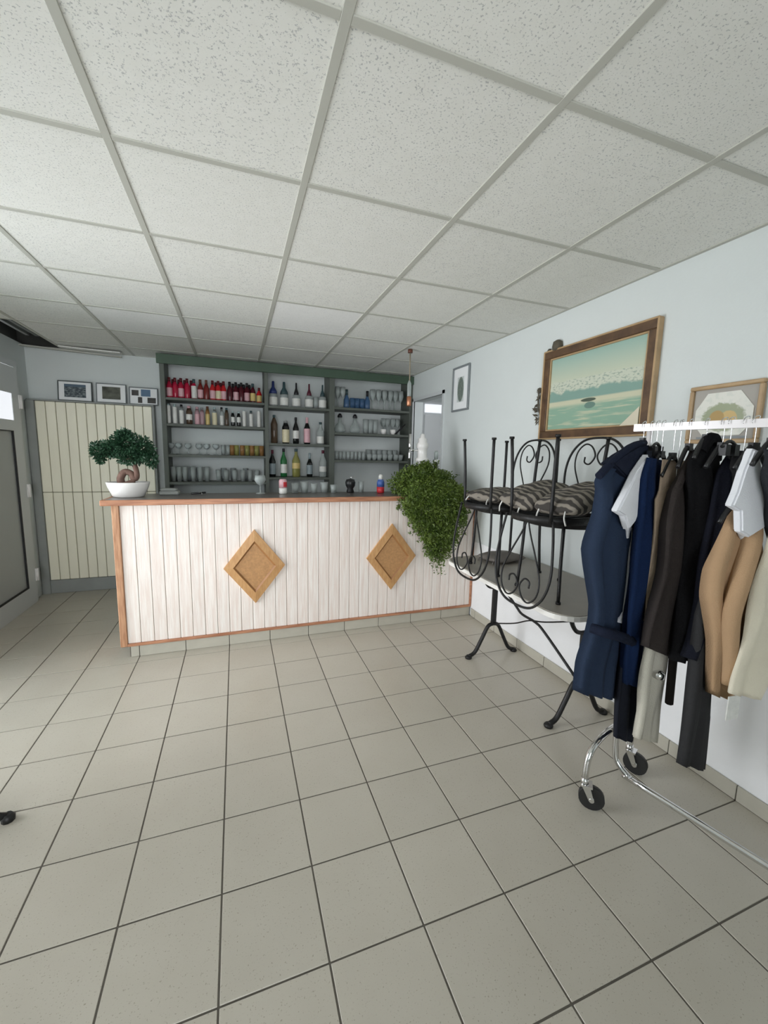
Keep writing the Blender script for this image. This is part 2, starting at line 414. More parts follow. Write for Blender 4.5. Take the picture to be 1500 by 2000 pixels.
# ================================================================ COUNTER
ct = thing('bar_counter', 'long bar counter clad in whitewashed boards with pine trim along the back of the room', 'counter', (-.71, 1.89, 0))
def cpart(name, x0, x1, y0, y1, z0, z1, m, c=0, parent=None):
    o = bx(name, x0+.71, x1+.71, y0-1.89, y1-1.89, z0, z1, m, parent or ct, c); return o
cpart('carcass', -.69, 2.105, 1.905, 2.28, .084, 1.088, 'creamgap')
bw = .0845; xb = -.668; bmz = {}
n = 0
while xb < 2.098:
    x1 = min(xb+bw, 2.100); k = round(x1-xb, 4)
    if k not in bmz:
        b = new_bm(); cbox(b, .0012, k-.0012, 0, .013, .102, 1.088, .0032)
        me = bpy.data.meshes.new('board'); bmesh.ops.recalc_face_normals(b, faces=b.faces); b.to_mesh(me); b.free(); me.materials.append(M['board']); bmz[k] = me
    o = link('board', bmz[k], ct); o.location = (xb+.71, 1.8925-1.89, 0); xb += bw
cpart('corner_post', -.712, -.668, 1.882, 1.926, .083, 1.088, 'pine', .004)
cpart('end_board', -.708, -.692, 1.926, 2.29, .083, 1.088, 'pine', .002)
cpart('bottom_rail', -.668, 2.103, 1.880, 1.905, .083, .102, 'pineh', .003)
cpart('side_batten', 2.086, 2.105, 1.880, 1.893, .102, 1.088, 'pineh', .002)
cpart('worktop', -.745, 2.105, 1.862, 2.31, 1.092, 1.124, 'ctop', .002)
cpart('front_edge', -.765, 2.105, 1.842, 1.862, 1.088, 1.126, 'pineh', .005)
cpart('end_edge', -.765, -.745, 1.862, 2.31, 1.088, 1.126, 'pineh', .005)
pl = cpart('plinth', -.66, 2.1, 1.903, 2.2, .0, .083, 'grout')
for k in range(-3, 8):
    a, b_ = max(k*T, -.655), min((k+1)*T, 2.098)
    if b_-a > .03: cpart('plinth_tile', a+.0022, b_-.0022, 1.893, 1.903, .001, .081, 'plinth', .0015, pl)

def diamond(x, z, label):
    t = thing('diamond_panel', label, 'panel', (x, 1.892, z))
    w, h = .222, .285
    def ring(s0, s1, y0, y1):
        b = new_bm(); A = []
        for s, y in ((s0, 0), (s0, y0), (s1, y1), (s1, 0)):
            A.append([b.verts.new((px*s*w, -y, pz*s*h)) for px, pz in ((0, 1), (1, 0), (0, -1), (-1, 0))])
        for i in range(3):
            for k in range(4): b.faces.new((A[i][k], A[i][(k+1) % 4], A[i+1][(k+1) % 4], A[i+1][k]))
        return b
    obj('frame', ring(1.0, .70, .018, .024), 'oak', t)
    obj('moulding', ring(.70, .63, .022, .012), 'oakdark', t)
    b = new_bm(); prism(b, [(0, .63*h), (.63*w, 0), (0, -.63*h), (-.63*w, 0)], -.013, 0, 'y'); obj('centre_field', b, 'oakmid', t)
diamond(.196, .603, 'honey oak diamond shaped panel on the counter front, nearer the bonsai end')
diamond(1.300, .608, 'honey oak diamond shaped panel on the counter front, beside the trailing plant')

# ================================================================ SLATTED CREAM UNIT, frames on it
un = thing('slatted_cupboard', 'tall cream cupboard front of vertical boards in the back left corner', 'cupboard', (-1.22, 3.6, 0))
def up(name, x0, x1, y0, y1, z0, z1, m, c=0): return bx(name, x0+1.22, x1+1.22, y0-3.6, y1-3.6, z0, z1, m, un, c)
up('carcass', -1.765, -.715, 3.616, 3.695, .07, 1.90, 'creamgap')
up('base_rail', -1.765, -.715, 3.60, 3.69, .0, .135, 'greywood', .003)
up('side_post', -1.775, -1.705, 3.585, 3.69, .0, 1.90, 'greywood', .003)
up('side_post', -.722, -.70, 3.60, 3.69, .0, 1.90, 'greywood', .003)
up('top_board', -1.76, -.70, 3.585, 3.69, 1.90, 1.914, 'greywood', .002)
w = (.983)/12
for k in range(12):
    x0 = -1.705+w*k
    up('board', x0+.0025, x0+w-.0025, 3.60, 3.617, .138, 1.022, 'cream', .004)
    up('board', x0+.0025, x0+w-.0025, 3.60, 3.617, 1.028, 1.898, 'cream', .004)

def picmat(name, kind):
    m = bpy.data.materials.new(name); m.use_nodes = True; nt = m.node_tree; N = nt.nodes; L = nt.links
    b = N['Principled BSDF']; b.inputs['Roughness'].default_value = .35
    tc = N.new('ShaderNodeTexCoord'); sp = N.new('ShaderNodeSeparateXYZ'); L.new(tc.outputs['Generated'], sp.inputs[0])
    # u = first in-plane axis, v = z (Generated 0..1)
    U = sp.outputs[1] if kind != 'photo' else sp.outputs[0]; V = sp.outputs[2]
    def math_(op, a, b_=None, cl=False):
        n = N.new('ShaderNodeMath'); n.operation = op; n.use_clamp = cl
        for i, q in enumerate((a, b_)):
            if q is None: continue
            if isinstance(q, (int, float)): n.inputs[i].default_value = q
            else: L.new(q, n.inputs[i])
        return n.outputs[0]
    def mix(f, a, c):
        n = N.new('ShaderNodeMix'); n.data_type = 'RGBA'; L.new(f, n.inputs[0])
        for i, q in ((6, a), (7, c)):
            if isinstance(q, tuple): n.inputs[i].default_value = q
            else: L.new(q, n.inputs[i])
        return n.outputs[2]
    def noise(s, sc=(1, 1, 1), d=5):
        mp = N.new('ShaderNodeMapping'); mp.inputs['Scale'].default_value = sc; L.new(tc.outputs['Generated'], mp.inputs[0])
        n = N.new('ShaderNodeTexNoise'); n.inputs['Scale'].default_value = s; n.inputs['Detail'].default_value = d; L.new(mp.outputs[0], n.inputs['Vector']); return n.outputs[0]
    def step(x, e, wd=.01): return math_('MULTIPLY', math_('SUBTRACT', x, e), 1/wd, True)
    def ell(cu, cv, ru, rv, nz=0.):
        du = math_('DIVIDE', math_('SUBTRACT', U, cu), ru); dv = math_('DIVIDE', math_('SUBTRACT', V, cv), rv)
        r = math_('ADD', math_('MULTIPLY', du, du), math_('MULTIPLY', dv, dv))
        if nz: r = math_('ADD', r, math_('MULTIPLY', math_('SUBTRACT', noise(14), .5), nz))
        return math_('SUBTRACT', 1, step(r, 1, .35))
    if kind == 'lake':
        sky = mix(step(V, .68, .3), rgb(200, 208, 186), rgb(160, 190, 178))
        ridge = math_('ADD', .60, math_('MULTIPLY', noise(5, (1, 1.0, 0)), .12))
        snow = mix(step(noise(14, (1, 2, 3)), .52, .1), rgb(206, 212, 194), rgb(160, 176, 160))
        c = mix(step(V, ridge, .01), snow, sky)
        hill = math_('ADD', .36, math_('MULTIPLY', noise(3.5, (1, 1.4, 0)), .28))
        c = mix(step(V, hill, .03), rgb(136, 168, 156), c)
        c = mix(step(V, .38, .02), rgb(208, 208, 180), c)
        wat = mix(step(noise(5, (1, .6, 5)), .5, .15), rgb(146, 180, 158), rgb(200, 204, 176))
        c = mix(step(V, .29, .05), wat, c)
        c = mix(ell(.52, .36, .075, .022, .5), c, rgb(86, 98, 84)); c = mix(ell(.50, .29, .055, .04, .6), c, rgb(112, 142, 130))
    elif kind == 'still':
        c = mix(step(noise(9), .5, .1), rgb(232, 232, 222), rgb(224, 226, 216))
        c = mix(ell(.5, .42, .34, .30, 1.2), c, rgb(160, 168, 138)); c = mix(ell(.40, .38, .14, .17, .3), c, rgb(206, 178, 118)); c = mix(ell(.60, .42, .12, .15, .3), c, rgb(180, 150, 92))
    elif kind == 'oval':
        c = mix(ell(.5, .5, .42, .46, .5), rgb(214, 220, 218), mix(step(noise(9), .5, .2), rgb(112, 124, 116), rgb(150, 158, 146)))
    else:
        a = step(noise(6, (1, 1, 3)), .48, .12)
        c = mix(a, rgb(66, 76, 84), rgb(146, 156, 156)); c = mix(step(V, .75, .1), c, rgb(92, 110, 126))
    L.new(c, b.inputs['Base Color']); return m
M['photo'] = picmat('landscape_photo', 'photo'); M['lake'] = picmat('lake_painting', 'lake'); M['still'] = picmat('still_life', 'still'); M['ovalpic'] = picmat('oval_drawing', 'oval')
M['photo2'] = mat('grey_photo', rgb(120, 122, 110), .3, noise=.6, nscale=14, col2=rgb(58, 62, 54))
M['bluephoto'] = mat('blue_photo', rgb(104, 132, 160), .3, noise=.2, nscale=5)
M['darkphoto'] = mat('dark_photo', rgb(84, 82, 80), .3, noise=.5, nscale=20)
def rect_frame(w, h, fw, y0, y1):
    b = new_bm()
    cbox(b, -w/2, w/2, y0, y1, 0, fw, .003); cbox(b, -w/2, w/2, y0, y1, h-fw, h, .003)
    cbox(b, -w/2, -w/2+fw, y0, y1, fw, h-fw, .003); cbox(b, w/2-fw, w/2, y0, y1, fw, h-fw, .003)
    return b
for (x, w, h, lab, fm, ins) in (
        (-1.385, .285, .195, 'dark framed landscape photo on the cream cupboard, leftmost of the three', 'darkframe', [('photo', .68, .74, 0, .02)]),
        (-1.08, .262, .195, 'pale grey framed photo on the cream cupboard, middle of the three', 'greyframe', [('photo2', .66, .72, 0, .02)]),
        (-.795, .262, .178, 'frame holding four small photos on the cream cupboard, nearest the bar shelves', 'greyframe',
         [('bluephoto', .36, .46, .08, .22), ('darkphoto', .26, .36, -.32, .2), ('darkphoto', .32, .36, .3, -.26), ('darkphoto', .16, .38, -.14, -.26)])):
    t = thing('photo_frame', lab, 'picture frame', (x, 3.64, 1.915)); t.rotation_euler = (-.12, 0, 0)
    obj('frame', rect_frame(w, h, .009, -.012, .006), fm, t)
    bx('mount', -w/2+.008, w/2-.008, -.004, .004, .008, h-.008, 'mat_white', t)
    for (m_, fw_, fh, ox, oz) in ins:
        iw, ih = (w-.024)*fw_, (h-.024)*fh; cx, cz = ox*(w-.024), h/2+oz*(h-.024)
        bx('photo', cx-iw/2, cx+iw/2, -.006, -.004, cz-ih/2, cz+ih/2, m_, t)

# ================================================================ SHELVES BEHIND THE BAR
sh = thing('bar_shelving', 'grey green bar shelving of three bays along the back wall', 'shelf', (.75, 3.4, 0))
def sp_(name, x0, x1, y0, y1, z0, z1, m, c=.002): return bx(name, x0-.75, x1-.75, y0-3.4, y1-3.4, z0, z1, m, sh, c)
sp_('fascia', -.625, 2.108, 3.375, 3.40, 2.30, 2.392, 'green')
for a, b_ in ((-.605, -.562), (.385, .424), (1.090, 1.150), (2.070, 2.108)):
    sp_('upright', a, b_, 3.40, 3.698, 0, 2.392, 'greygreen')
LS, MS, RS = (1.985, 1.728, 1.42, 1.138), (1.962, 1.563, 1.19), (1.99, 1.706, 1.393)
for z in LS: sp_('shelf_board', -.562, .385, 3.402, 3.698, z-.026, z, 'greygreen')
for z in MS: sp_('shelf_board', .424, 1.090, 3.402, 3.698, z-.026, z, 'greygreen')
for z in RS: sp_('shelf_board', 1.150, 2.070, 3.402, 3.698, z-.026, z, 'greygreen')
sp_('back_worktop', -.60, 2.07, 3.1, 3.398, .87, .9, 'ctop')
b = new_bm(); box(b, -.60-.75, 2.07-.75, 3.14-3.4, 3.398-3.4, 0, .87); obj('base_cabinet', b, 'greygreen', sh)

def col_glass(name, c, a): return thin_glass(name, tint=c, alpha=a, body=c)
for k, c, a in (('crimson', rgb(186, 34, 66), .85), ('red', rgb(206, 40, 46), .85), ('darkred', rgb(84, 22, 34), .9), ('brownred', rgb(128, 44, 40), .85),
                ('gclear', rgb(226, 232, 230), .30), ('gamber', rgb(176, 132, 82), .6), ('gdark', rgb(24, 26, 26), .97), ('ggreen', rgb(40, 112, 62), .85),
                ('golive', rgb(148, 146, 84), .8), ('gblue', rgb(92, 128, 168), .5), ('gbrown', rgb(100, 82, 66), .7), ('gpink', rgb(196, 160, 166), .7), ('gtall', rgb(210, 218, 216), .4)):
    M[k] = col_glass(k+'_glass', c, a)
for k, c in (('lwhite', rgb(228, 228, 222)), ('lpink', rgb(222, 176, 182)), ('lcream', rgb(226, 216, 180)), ('capred', rgb(96, 26, 34)), ('capblack', rgb(30, 30, 34)), ('capbrown', rgb(108, 66, 50)),
             ('capblue', rgb(44, 58, 112)), ('capteal', rgb(60, 84, 88)), ('capwine', rgb(92, 28, 48)), ('lgrey', rgb(142, 156, 160)), ('lyellow', rgb(214, 190, 120)), ('canred', rgb(206, 54, 62)), ('canblue', rgb(74, 104, 172)), ('lime', rgb(176, 196, 196))):
    M[k] = mat(k+'_print', c, .4, noise=.12, nscale=60)
BM = {}
def mesh_of(key, build, m):
    if key not in BM:
        b = new_bm(); build(b); bmesh.ops.recalc_face_normals(b, faces=b.faces); me = bpy.data.meshes.new(key.split('|')[0]); b.to_mesh(me); b.free(); me.materials.append(M[m]); BM[key] = me
    return BM[key]
def bottle(x, y, z, h, r, body, cap, lab, label, group, capf=.16, labf=(.14, .5), neck=.34, name='bottle', sh_=.62, lab2=None):
    t = thing(name, label, 'bottle', (x, y, z), random.uniform(0, 6), group)
    k = '%s|%.3f%.3f%.2f%.2f%.2f' % (body, h, r, capf, neck, sh_)
    p = [(r*.85, 0), (r, .012), (r, h*(sh_-.04)), (r*.9, h*sh_), (r*neck+.002, h*(sh_+.17)), (r*neck, h*(1-capf)), (r*neck, h*.99)]
    link('body', mesh_of('body|'+k, lambda b: lathe(b, p, seg=12), body), t)
    link('cap', mesh_of('cap|'+cap+k, lambda b: lathe(b, [(r*neck*1.15, h*(1-capf)), (r*neck*1.2, h*.995), (r*neck, h)], seg=10), cap), t)
    if lab: link('label', mesh_of('label|%s%s%.2f%.2f' % (lab, k, *labf), lambda b: lathe(b, [(r*1.02, h*labf[0]), (r*1.02, h*labf[1])], seg=12, cap=False), lab), t)
    return t
def glass(x, y, z, prof, key, m, name, label, cat, group, parts=None):
    t = link(name, mesh_of(name+'|'+key+m, lambda b: lathe(b, prof, seg=14, cap=False), m)); t.location = (x, y, z); tag(t, label, cat, group); return t
ORD = ['leftmost', 'second', 'third', 'fourth', 'fifth', 'sixth', 'seventh', 'eighth']
def nth(k, what, where): return '%s %s%s %s' % (ORD[k], what, '' if k == 0 else ' from the left', where)
def tumbler(h, r0, r1): return [(.001, .004), (r0, .0), (r1, h), (r1*.93, h), (r0*.88, .012), (.001, .012)]
def stemmed(h, r): return [(.001, .001), (r*.85, .002), (r*.8, .005), (.005, .012), (.004, h*.45), (r*.6, h*.55), (r, h*.75), (r*.85, h), (r*.8, h), (r*.94, h*.75), (r*.5, h*.58), (.001, h*.52)]
def cup(h, r): return [(.001, .001), (r*.6, .0), (r*.95, h*.5), (r, h), (r*.92, h), (r*.85, h*.5), (.001, .01)]

# left bay, top shelf: red bottles
G1 = 'red bottles on the top left shelf'
r1 = [(-.535, 'A'), (-.482, 'B'), (-.428, 'A'), (-.371, 'B'), (-.307, 'C'), (-.247, 'D'), (-.19, 'D2'), (-.13, 'E'), (-.074, 'F'), (-.022, 'E'), (.038, 'G'), (.1, 'H'), (.154, 'G'), (.211, 'H'), (.272, 'I'), (.336, 'J')]
spec = {'A': ('crimson', 'capred', 'lpink', 'crimson bottle with pink label and dark red cap at the left end of the top shelf'),
        'B': ('crimson', 'capred', None, 'crimson bottle without a label and dark red cap at the left end of the top shelf'),
        'C': ('crimson', 'capteal', 'lwhite', 'crimson bottle with tall white label and grey cap on the top left shelf'),
        'D': ('brownred', 'capbrown', 'lpink', 'brownish red bottle with small pink label and brown cap on the top left shelf'),
        'D2': ('brownred', 'capbrown', None, 'brownish red bottle with brown cap and no label on the top left shelf'),
        'E': ('red', 'capred', 'lpink', 'bright red bottle with pink label in the middle of the top left shelf'),
        'F': ('red', 'capred', 'lcream', 'bright red bottle with cream label between two pink labelled ones'),
        'G': ('darkred', 'capblack', None, 'dark red bottle with black neck and no label on the top left shelf'),
        'H': ('darkred', 'capblack', 'lpink', 'dark red bottle with black neck and pink label on the top left shelf'),
        'I': ('darkred', 'capteal', 'lyellow', 'dark red bottle with yellow label and grey cap on the top left shelf'),
        'J': ('red', 'capred', 'lyellow', 'short red bottle with yellow label at the right end of the top left shelf')}
names = {'A': 'crimson bottle with pink label', 'B': 'plain crimson bottle', 'E': 'bright red bottle with pink label', 'G': 'plain dark red bottle with black neck', 'H': 'dark red bottle with pink label'}
cnt = {}
for x, k in r1:
    b_, c_, l_, lab = spec[k]
    if k in names:
        cnt[k] = cnt.get(k, 0)+1
        lab = ('left' if cnt[k] == 1 else 'right')+' one of two: '+names[k]+', top left shelf'
    bottle(x, 3.5, LS[0], (.165 if k == 'J' else .205), .0275, b_, c_, l_, lab, G1, neck=.42, capf=.2, labf=(.1, .5) if k != 'C' else (.06, .66))
# back row of the same shelf, only shoulders show between the front ones
for k, x in enumerate([-.51, -.455, -.4, -.34, -.1, -.05, .07, .13, .18, .24]):
    bottle(x, 3.58, LS[0], .2, .0275, 'crimson' if x < -.3 else 'red' if x < 0 else 'darkred', 'capred' if x < 0 else 'capblack', None,
           (nth(k, 'crimson back row bottle', 'on the top left shelf') if k < 4 else nth(k-4, 'bright red back row bottle', 'on the top left shelf') if k < 6 else nth(k-6, 'dark red back row bottle', 'on the top left shelf')), G1, neck=.42, capf=.2)
# second shelf
G2 = 'slim bottles on the second left shelf'
r2 = [(-.553, 'gtall', 'lime', 'lwhite', .2, .019, 'slim white labelled bottle at the left end of the second shelf', (.04, .92)),
      (-.496, 'gtall', 'lime', 'lwhite', .2, .021, 'slim bottle with white label, second from the left end of the second shelf', (.04, .86)),
      (-.434, 'gtall', 'capblack', 'lwhite', .2, .022, 'slim white labelled bottle with black cap on the second left shelf', (.04, .7)),
      (-.363, 'gbrown', 'lpink', 'lwhite', .19, .03, 'brown bottle with square white label on the second left shelf', (.25, .55)),
      (-.287, 'gpink', 'lpink', 'lpink', .185, .024, 'pink bottle on the second left shelf', (.05, .6)),
      (-.24, 'gpink', 'gclear', None, .18, .022, 'pale pink bottle without a label on the second left shelf', (.1, .5)),
      (-.187, 'gamber', 'capbrown', 'lyellow', .195, .021, 'amber bottle with yellow label on the second left shelf', (.04, .6)),
      (-.119, 'gclear', 'lime', 'lcream', .19, .024, 'bottle with cream label between the amber and the black capped one', (.04, .7)),
      (-.049, 'gclear', 'capblack', 'lwhite', .195, .02, 'clear bottle with white label and tall black cap on the second left shelf', (.04, .55)),
      (.0, 'gbrown', 'capteal', None, .19, .021, 'dull brown bottle right of the tall black cap on the second shelf', (.1, .5)),
      (.062, 'gdark', 'lime', 'lwhite', .16, .02, 'short dark bottle with small white label, left one of two', (.28, .62)),
      (.121, 'gdark', 'lime', 'lwhite', .16, .02, 'short dark bottle with small white label, right one of two', (.28, .62)),
      (.177, 'gtall', 'lime', 'lwhite', .175, .019, 'white labelled slim bottle, third from the right end of the second shelf', (.03, .95)),
      (.248, 'gtall', 'capteal', 'lwhite', .175, .02, 'white labelled slim bottle, second from the right end of the second shelf', (.03, .8)),
      (.33, 'gtall', 'lime', 'lwhite', .18, .02, 'white labelled slim bottle at the right end of the second shelf', (.03, .97))]
for x, b_, c_, l_, h, r, lab, lf_ in r2: bottle(x, 3.5, LS[1], h, r, b_, c_, l_, lab, G2, neck=.5, capf=.22, labf=lf_, sh_=.72)
# third shelf: footed bowls + amber tumblers
for k, x in enumerate((-.545, -.475, -.385, -.281, -.207, -.115)):
    glass(x, 3.5, LS[2], stemmed(.115, .036), 'bowl', 'glass', 'footed_glass', nth(k, 'clear footed glass', 'on the third shelf of the left bay'), 'glass', 'footed glasses on the third left shelf')
for k, x in enumerate((-.045, .004)):
    glass(x, 3.5, LS[2], tumbler(.11, .02, .024), 't', 'gclear', 'tumbler', ('clear tumbler next to the last footed glass, third left shelf', 'clear tumbler next to the first amber tumbler, third left shelf')[k], 'glass', 'two clear tumblers on the third left shelf')
for k, x in enumerate((.045, .092, .149, .20, .25, .30, .352)):
    glass(x, 3.5, LS[2], tumbler(.11, .023, .026), 'a', ('gamber', 'golive')[k % 2], 'tumbler', nth(k, 'amber or olive tinted tumbler', 'on the third left shelf'), 'glass', 'amber tumblers on the third left shelf')
# fourth shelf: tall glasses
for k, x in enumerate((-.535, -.48, -.425, -.348, -.279, -.213)):
    glass(x, 3.5, LS[3], tumbler(.155, .022, .03), 'tall', 'gclear', 'tall_glass', nth(k, 'tall clear glass', 'on the lowest left shelf, front row'), 'glass', 'tall glasses on the lowest left shelf')
for k, x in enumerate((-.098, -.022, .064, .15, .225, .30)):
    glass(x, 3.5, LS[3], tumbler(.125, .024, .03), 'mid', 'gclear', 'beer_glass', nth(k, 'shorter clear glass', 'in the right half of the lowest left shelf'), 'glass', 'short glasses on the lowest left shelf')
for k, x in enumerate((-.50, -.40, -.30, -.05, .05, .18)):
    glass(x, 3.6, LS[3], tumbler(.14, .024, .03), 'tall2', 'glass', 'tall_glass', nth(k, 'back row glass', 'on the lowest left shelf'), 'glass', 'back row glasses on the lowest left shelf')
# middle bay
def spirit(x, z, h, body, cap, lab, label, **k): return bottle(x, 3.5, z, h, k.pop('r', .04), body, cap, lab, label, 'bottles in the middle bay of the bar', **k)
for x, c_, lab in ((.485, 'capblue', 'clear bottle with wide dark blue cone top in the middle bay, top shelf'), (.602, 'capteal', 'clear bottle with wide grey green cone top in the middle bay, top shelf'),
                   (.735, 'capblack', 'clear bottle with small black cone top in the middle bay, top shelf'), (.878, 'capwine', 'clear bottle with wine red cone top in the middle bay, top shelf'),
                   (1.03, 'capteal', 'clear bottle with slim blue grey top nearest the right upright, top shelf')):
    t = thing('bottle', lab, 'bottle', (x, 3.5, MS[0]), 0, 'cone topped bottles on the middle top shelf')
    link('body', mesh_of('body|cone', lambda b: lathe(b, [(.040, 0), (.045, .01), (.045, .11), (.040, .135), (.036, .14)], seg=14), 'gclear'), t)
    rr = .044 if c_ in ('capblue', 'capteal') and x < .7 else .028
    link('cone_top', mesh_of('cone_top|%s%.3f' % (c_, rr), lambda b: lathe(b, [(rr, .137), (rr*.9, .165), (rr*.35, .21), (rr*.3, .268), (rr*.18, .272)], seg=12), c_), t)
    link('label', mesh_of('label|cone', lambda b: lathe(b, [(.0458, .018), (.0458, .1)], seg=14, cap=False), 'lwhite'), t)
glass(.955, 3.5, MS[0], tumbler(.13, .028, .032), 'm', 'gclear', 'tumbler', 'clear glass between the cone topped bottles on the middle top shelf', 'glass', None)
spirit(.49, MS[1], .31, 'gbrown', 'capteal', None, 'clear brownish bottle at the left of the second middle shelf', capf=.1, labf=(.2, .5), r=.036, sh_=.72)
spirit(.615, MS[1], .25, 'gdark', 'gclear', 'lcream', 'squat black bottle with big cream label on the second middle shelf', capf=.2, labf=(.05, .62), r=.04, sh_=.76, neck=.5)
spirit(.727, MS[1], .295, 'gdark', 'capblack', 'lwhite', 'black bottle with tall neck and white label on the second middle shelf', capf=.12, labf=(.2, .5), r=.034)
spirit(.853, MS[1], .30, 'gdark', 'lpink', 'lpink', 'black bottle with pinkish label and pale neck on the second middle shelf', capf=.3, labf=(.06, .58), r=.036, sh_=.62)
spirit(1.007, MS[1], .255, 'gclear', 'capteal', 'lwhite', 'clear bottle with low white label at the right of the second middle shelf', capf=.1, labf=(.06, .36), r=.042)
spirit(.466, MS[2], .30, 'gdark', 'capwine', 'lgrey', 'dark bottle with grey label at the left of the lowest middle shelf', capf=.14, labf=(.1, .5), r=.036)
spirit(.589, MS[2], .318, 'ggreen', 'capblack', 'lwhite', 'green bottle with white label on the lowest middle shelf', capf=.12, labf=(.14, .45), r=.036)
spirit(.728, MS[2], .318, 'golive', 'capteal', 'lyellow', 'olive yellow bottle on the lowest middle shelf', capf=.1, labf=(.3, .5), r=.045)
spirit(.882, MS[2], .275, 'gdark', 'lgrey', 'lgrey', 'black bottle with grey neck on the lowest middle shelf', capf=.28, labf=(.12, .5), r=.034, sh_=.58)
spirit(1.036, MS[2], .31, 'gclear', 'capwine', 'lwhite', 'clear bottle with wine red cap at the right of the lowest middle shelf', capf=.12, labf=(.2, .4), r=.042)
# right bay
for k, x in enumerate((1.2, 1.262, 1.628, 1.70, 1.775, 1.85, 1.915, 1.985)):
    glass(x, 3.48, RS[0], stemmed(.235, .034), 'wine', 'gclear', 'wine_glass', nth(k, 'tall stemmed glass', 'on the top right shelf, front row'), 'glass', 'stemmed glasses on the top right shelf')
for k, x in enumerate((1.23, 1.66, 1.74, 1.81, 1.88, 1.95)):
    glass(x, 3.60, RS[0], stemmed(.25, .036), 'wine2', 'gclear', 'wine_glass', nth(k, 'back row stemmed glass', 'on the top right shelf'), 'glass', 'stemmed glasses on the top right shelf, back row')
for x, cap in ((1.314, 'capteal'), (1.565, 'capblack')):
    bottle(x, 3.5, RS[0], .215, .034, 'gblue', cap, None, 'blue glass bottle with '+('grey green' if cap == 'capteal' else 'black')+' cap on the top right shelf', 'blue glass on the top right shelf', sh_=.5, neck=.4, capf=.3)
for k, x in enumerate((1.384, 1.44, 1.50)):
    glass(x, 3.5, RS[0], tumbler(.12, .028, .034), 'bl', 'gblue', 'tumbler', nth(k, 'blue tinted tumbler', 'on the top right shelf'), 'glass', 'blue glass tumblers on the top right shelf')
for x, lab in ((1.235, 'round clear carafe with black stopper at the left of the second right shelf'), (1.418, 'round clear carafe with black stopper, right one of the pair')):
    t = thing('carafe', lab, 'carafe', (x, 3.5, RS[1]), 0, 'stoppered carafes on the second right shelf')
    link('body', mesh_of('body|car', lambda b: lathe(b, [(.04, 0), (.06, .02), (.062, .05), (.05, .085), (.022, .12), (.018, .18)], seg=16), 'gclear'), t)
    link('stopper', mesh_of('stopper|car', lambda b: lathe(b, [(.018, .175), (.03, .18), (.026, .2), (.012, .222)], seg=10), 'capblack'), t)
for k, x in enumerate((1.55, 1.61, 1.67)):
    glass(x, 3.5, RS[1], tumbler(.17, .028, .036), 'rt', 'gclear', 'tall_glass', nth(k, 'tall clear glass', 'right of the carafes on the second right shelf'), 'glass', 'tall glasses on the second right shelf')
for x, lab in ((1.762, 'white cup on the second right shelf, nearer the carafes'), (1.885, 'white cup on the second right shelf, nearer the right upright')):
    glass(x, 3.46, RS[1], cup(.06, .035), 'cup', 'ceramic', 'cup', lab, 'cup', 'white cups on the second right shelf')
for k, x in enumerate((1.80, 1.85, 1.93, 1.99)):
    glass(x, 3.58, RS[1], stemmed(.2, .034), 'w3', 'gclear', 'wine_glass', nth(k, 'stemmed glass', 'behind the white cups'), 'glass', 'stemmed glasses behind the white cups')
t = thing('kitchen_tongs', 'dark tongs leaning against the right upright on the second shelf', 'tongs', (1.95, 3.44, RS[1]))
b = new_bm(); tube(b, [(-.05, 0, .008), (.09, .01, .13)], .006, 6, 0); obj('arm', b, 'capblack', t)
b = new_bm(); tube(b, [(-.03, .012, .008), (.09, .01, .13)], .006, 6, 0); obj('arm', b, 'capblack', t)
for k in range(8):
    glass(1.193+.047*k, 3.48, RS[2], tumbler(.10, .019, .022), 'sm', 'gclear', 'small_tumbler', nth(k, 'small clear tumbler', 'on the lowest right shelf'), 'glass', 'small tumblers on the lowest right shelf')
for k, x in enumerate((1.6, 1.665, 1.73, 1.80, 1.87, 1.945, 2.01)):
    glass(x, 3.5, RS[2], cup(.075, .034), 'gc', 'gclear', 'glass_cup', nth(k, 'clear glass cup', 'on the lowest right shelf'), 'cup', 'glass cups on the lowest right shelf')
for k, x in enumerate((1.62, 1.69, 1.76, 1.83, 1.90, 1.97)):
    glass(x, 3.6, RS[2], tumbler(.13, .03, .034), 'gb', 'gclear', 'tumbler', nth(k, 'clear tumbler', 'behind the glass cups, lowest right shelf'), 'glass', 'tumblers behind the glass cups')

# ================================================================ ON THE COUNTER
CT = 1.1245
t = thing('drink_can', 'red and white drink can standing on the bar counter', 'can', (.44, 2.17, CT))
b = new_bm(); lathe(b, [(.024, 0), (.032, .008), (.032, .05)], seg=16); obj('white_base', b, 'lwhite', t)
b = new_bm(); lathe(b, [(.0325, .05), (.0325, .108), (.026, .12), (.025, .122)], seg=16); obj('body', b, 'lpink', t)
b = new_bm(); lathe(b, [(.0328, .06), (.0328, .1)], seg=16, cap=False); 
for f in list(b.faces):
    if f.calc_center_median().x < .004: b.faces.remove(f)
obj('red_print', b, 'canred', t)
t = thing('squeeze_bottle', 'small bottle, red below and blue above, by the trailing plant on the counter', 'bottle', (1.29, 2.17, CT))
b = new_bm(); lathe(b, [(.026, 0), (.034, .006), (.034, .055)], seg=14); obj('red_base', b, 'canred', t)
b = new_bm(); lathe(b, [(.034, .055), (.034, .095), (.024, .12)], seg=14); obj('body', b, 'canblue', t)
b = new_bm(); lathe(b, [(.022, .12), (.02, .15), (.012, .165)], seg=12); obj('cap', b, 'lwhite', t)
glass(.262, 2.2, CT, stemmed(.15, .045), 'snif', 'gclear', 'balloon_glass', 'clear balloon glass standing alone left of the red and white can', 'glass', None)
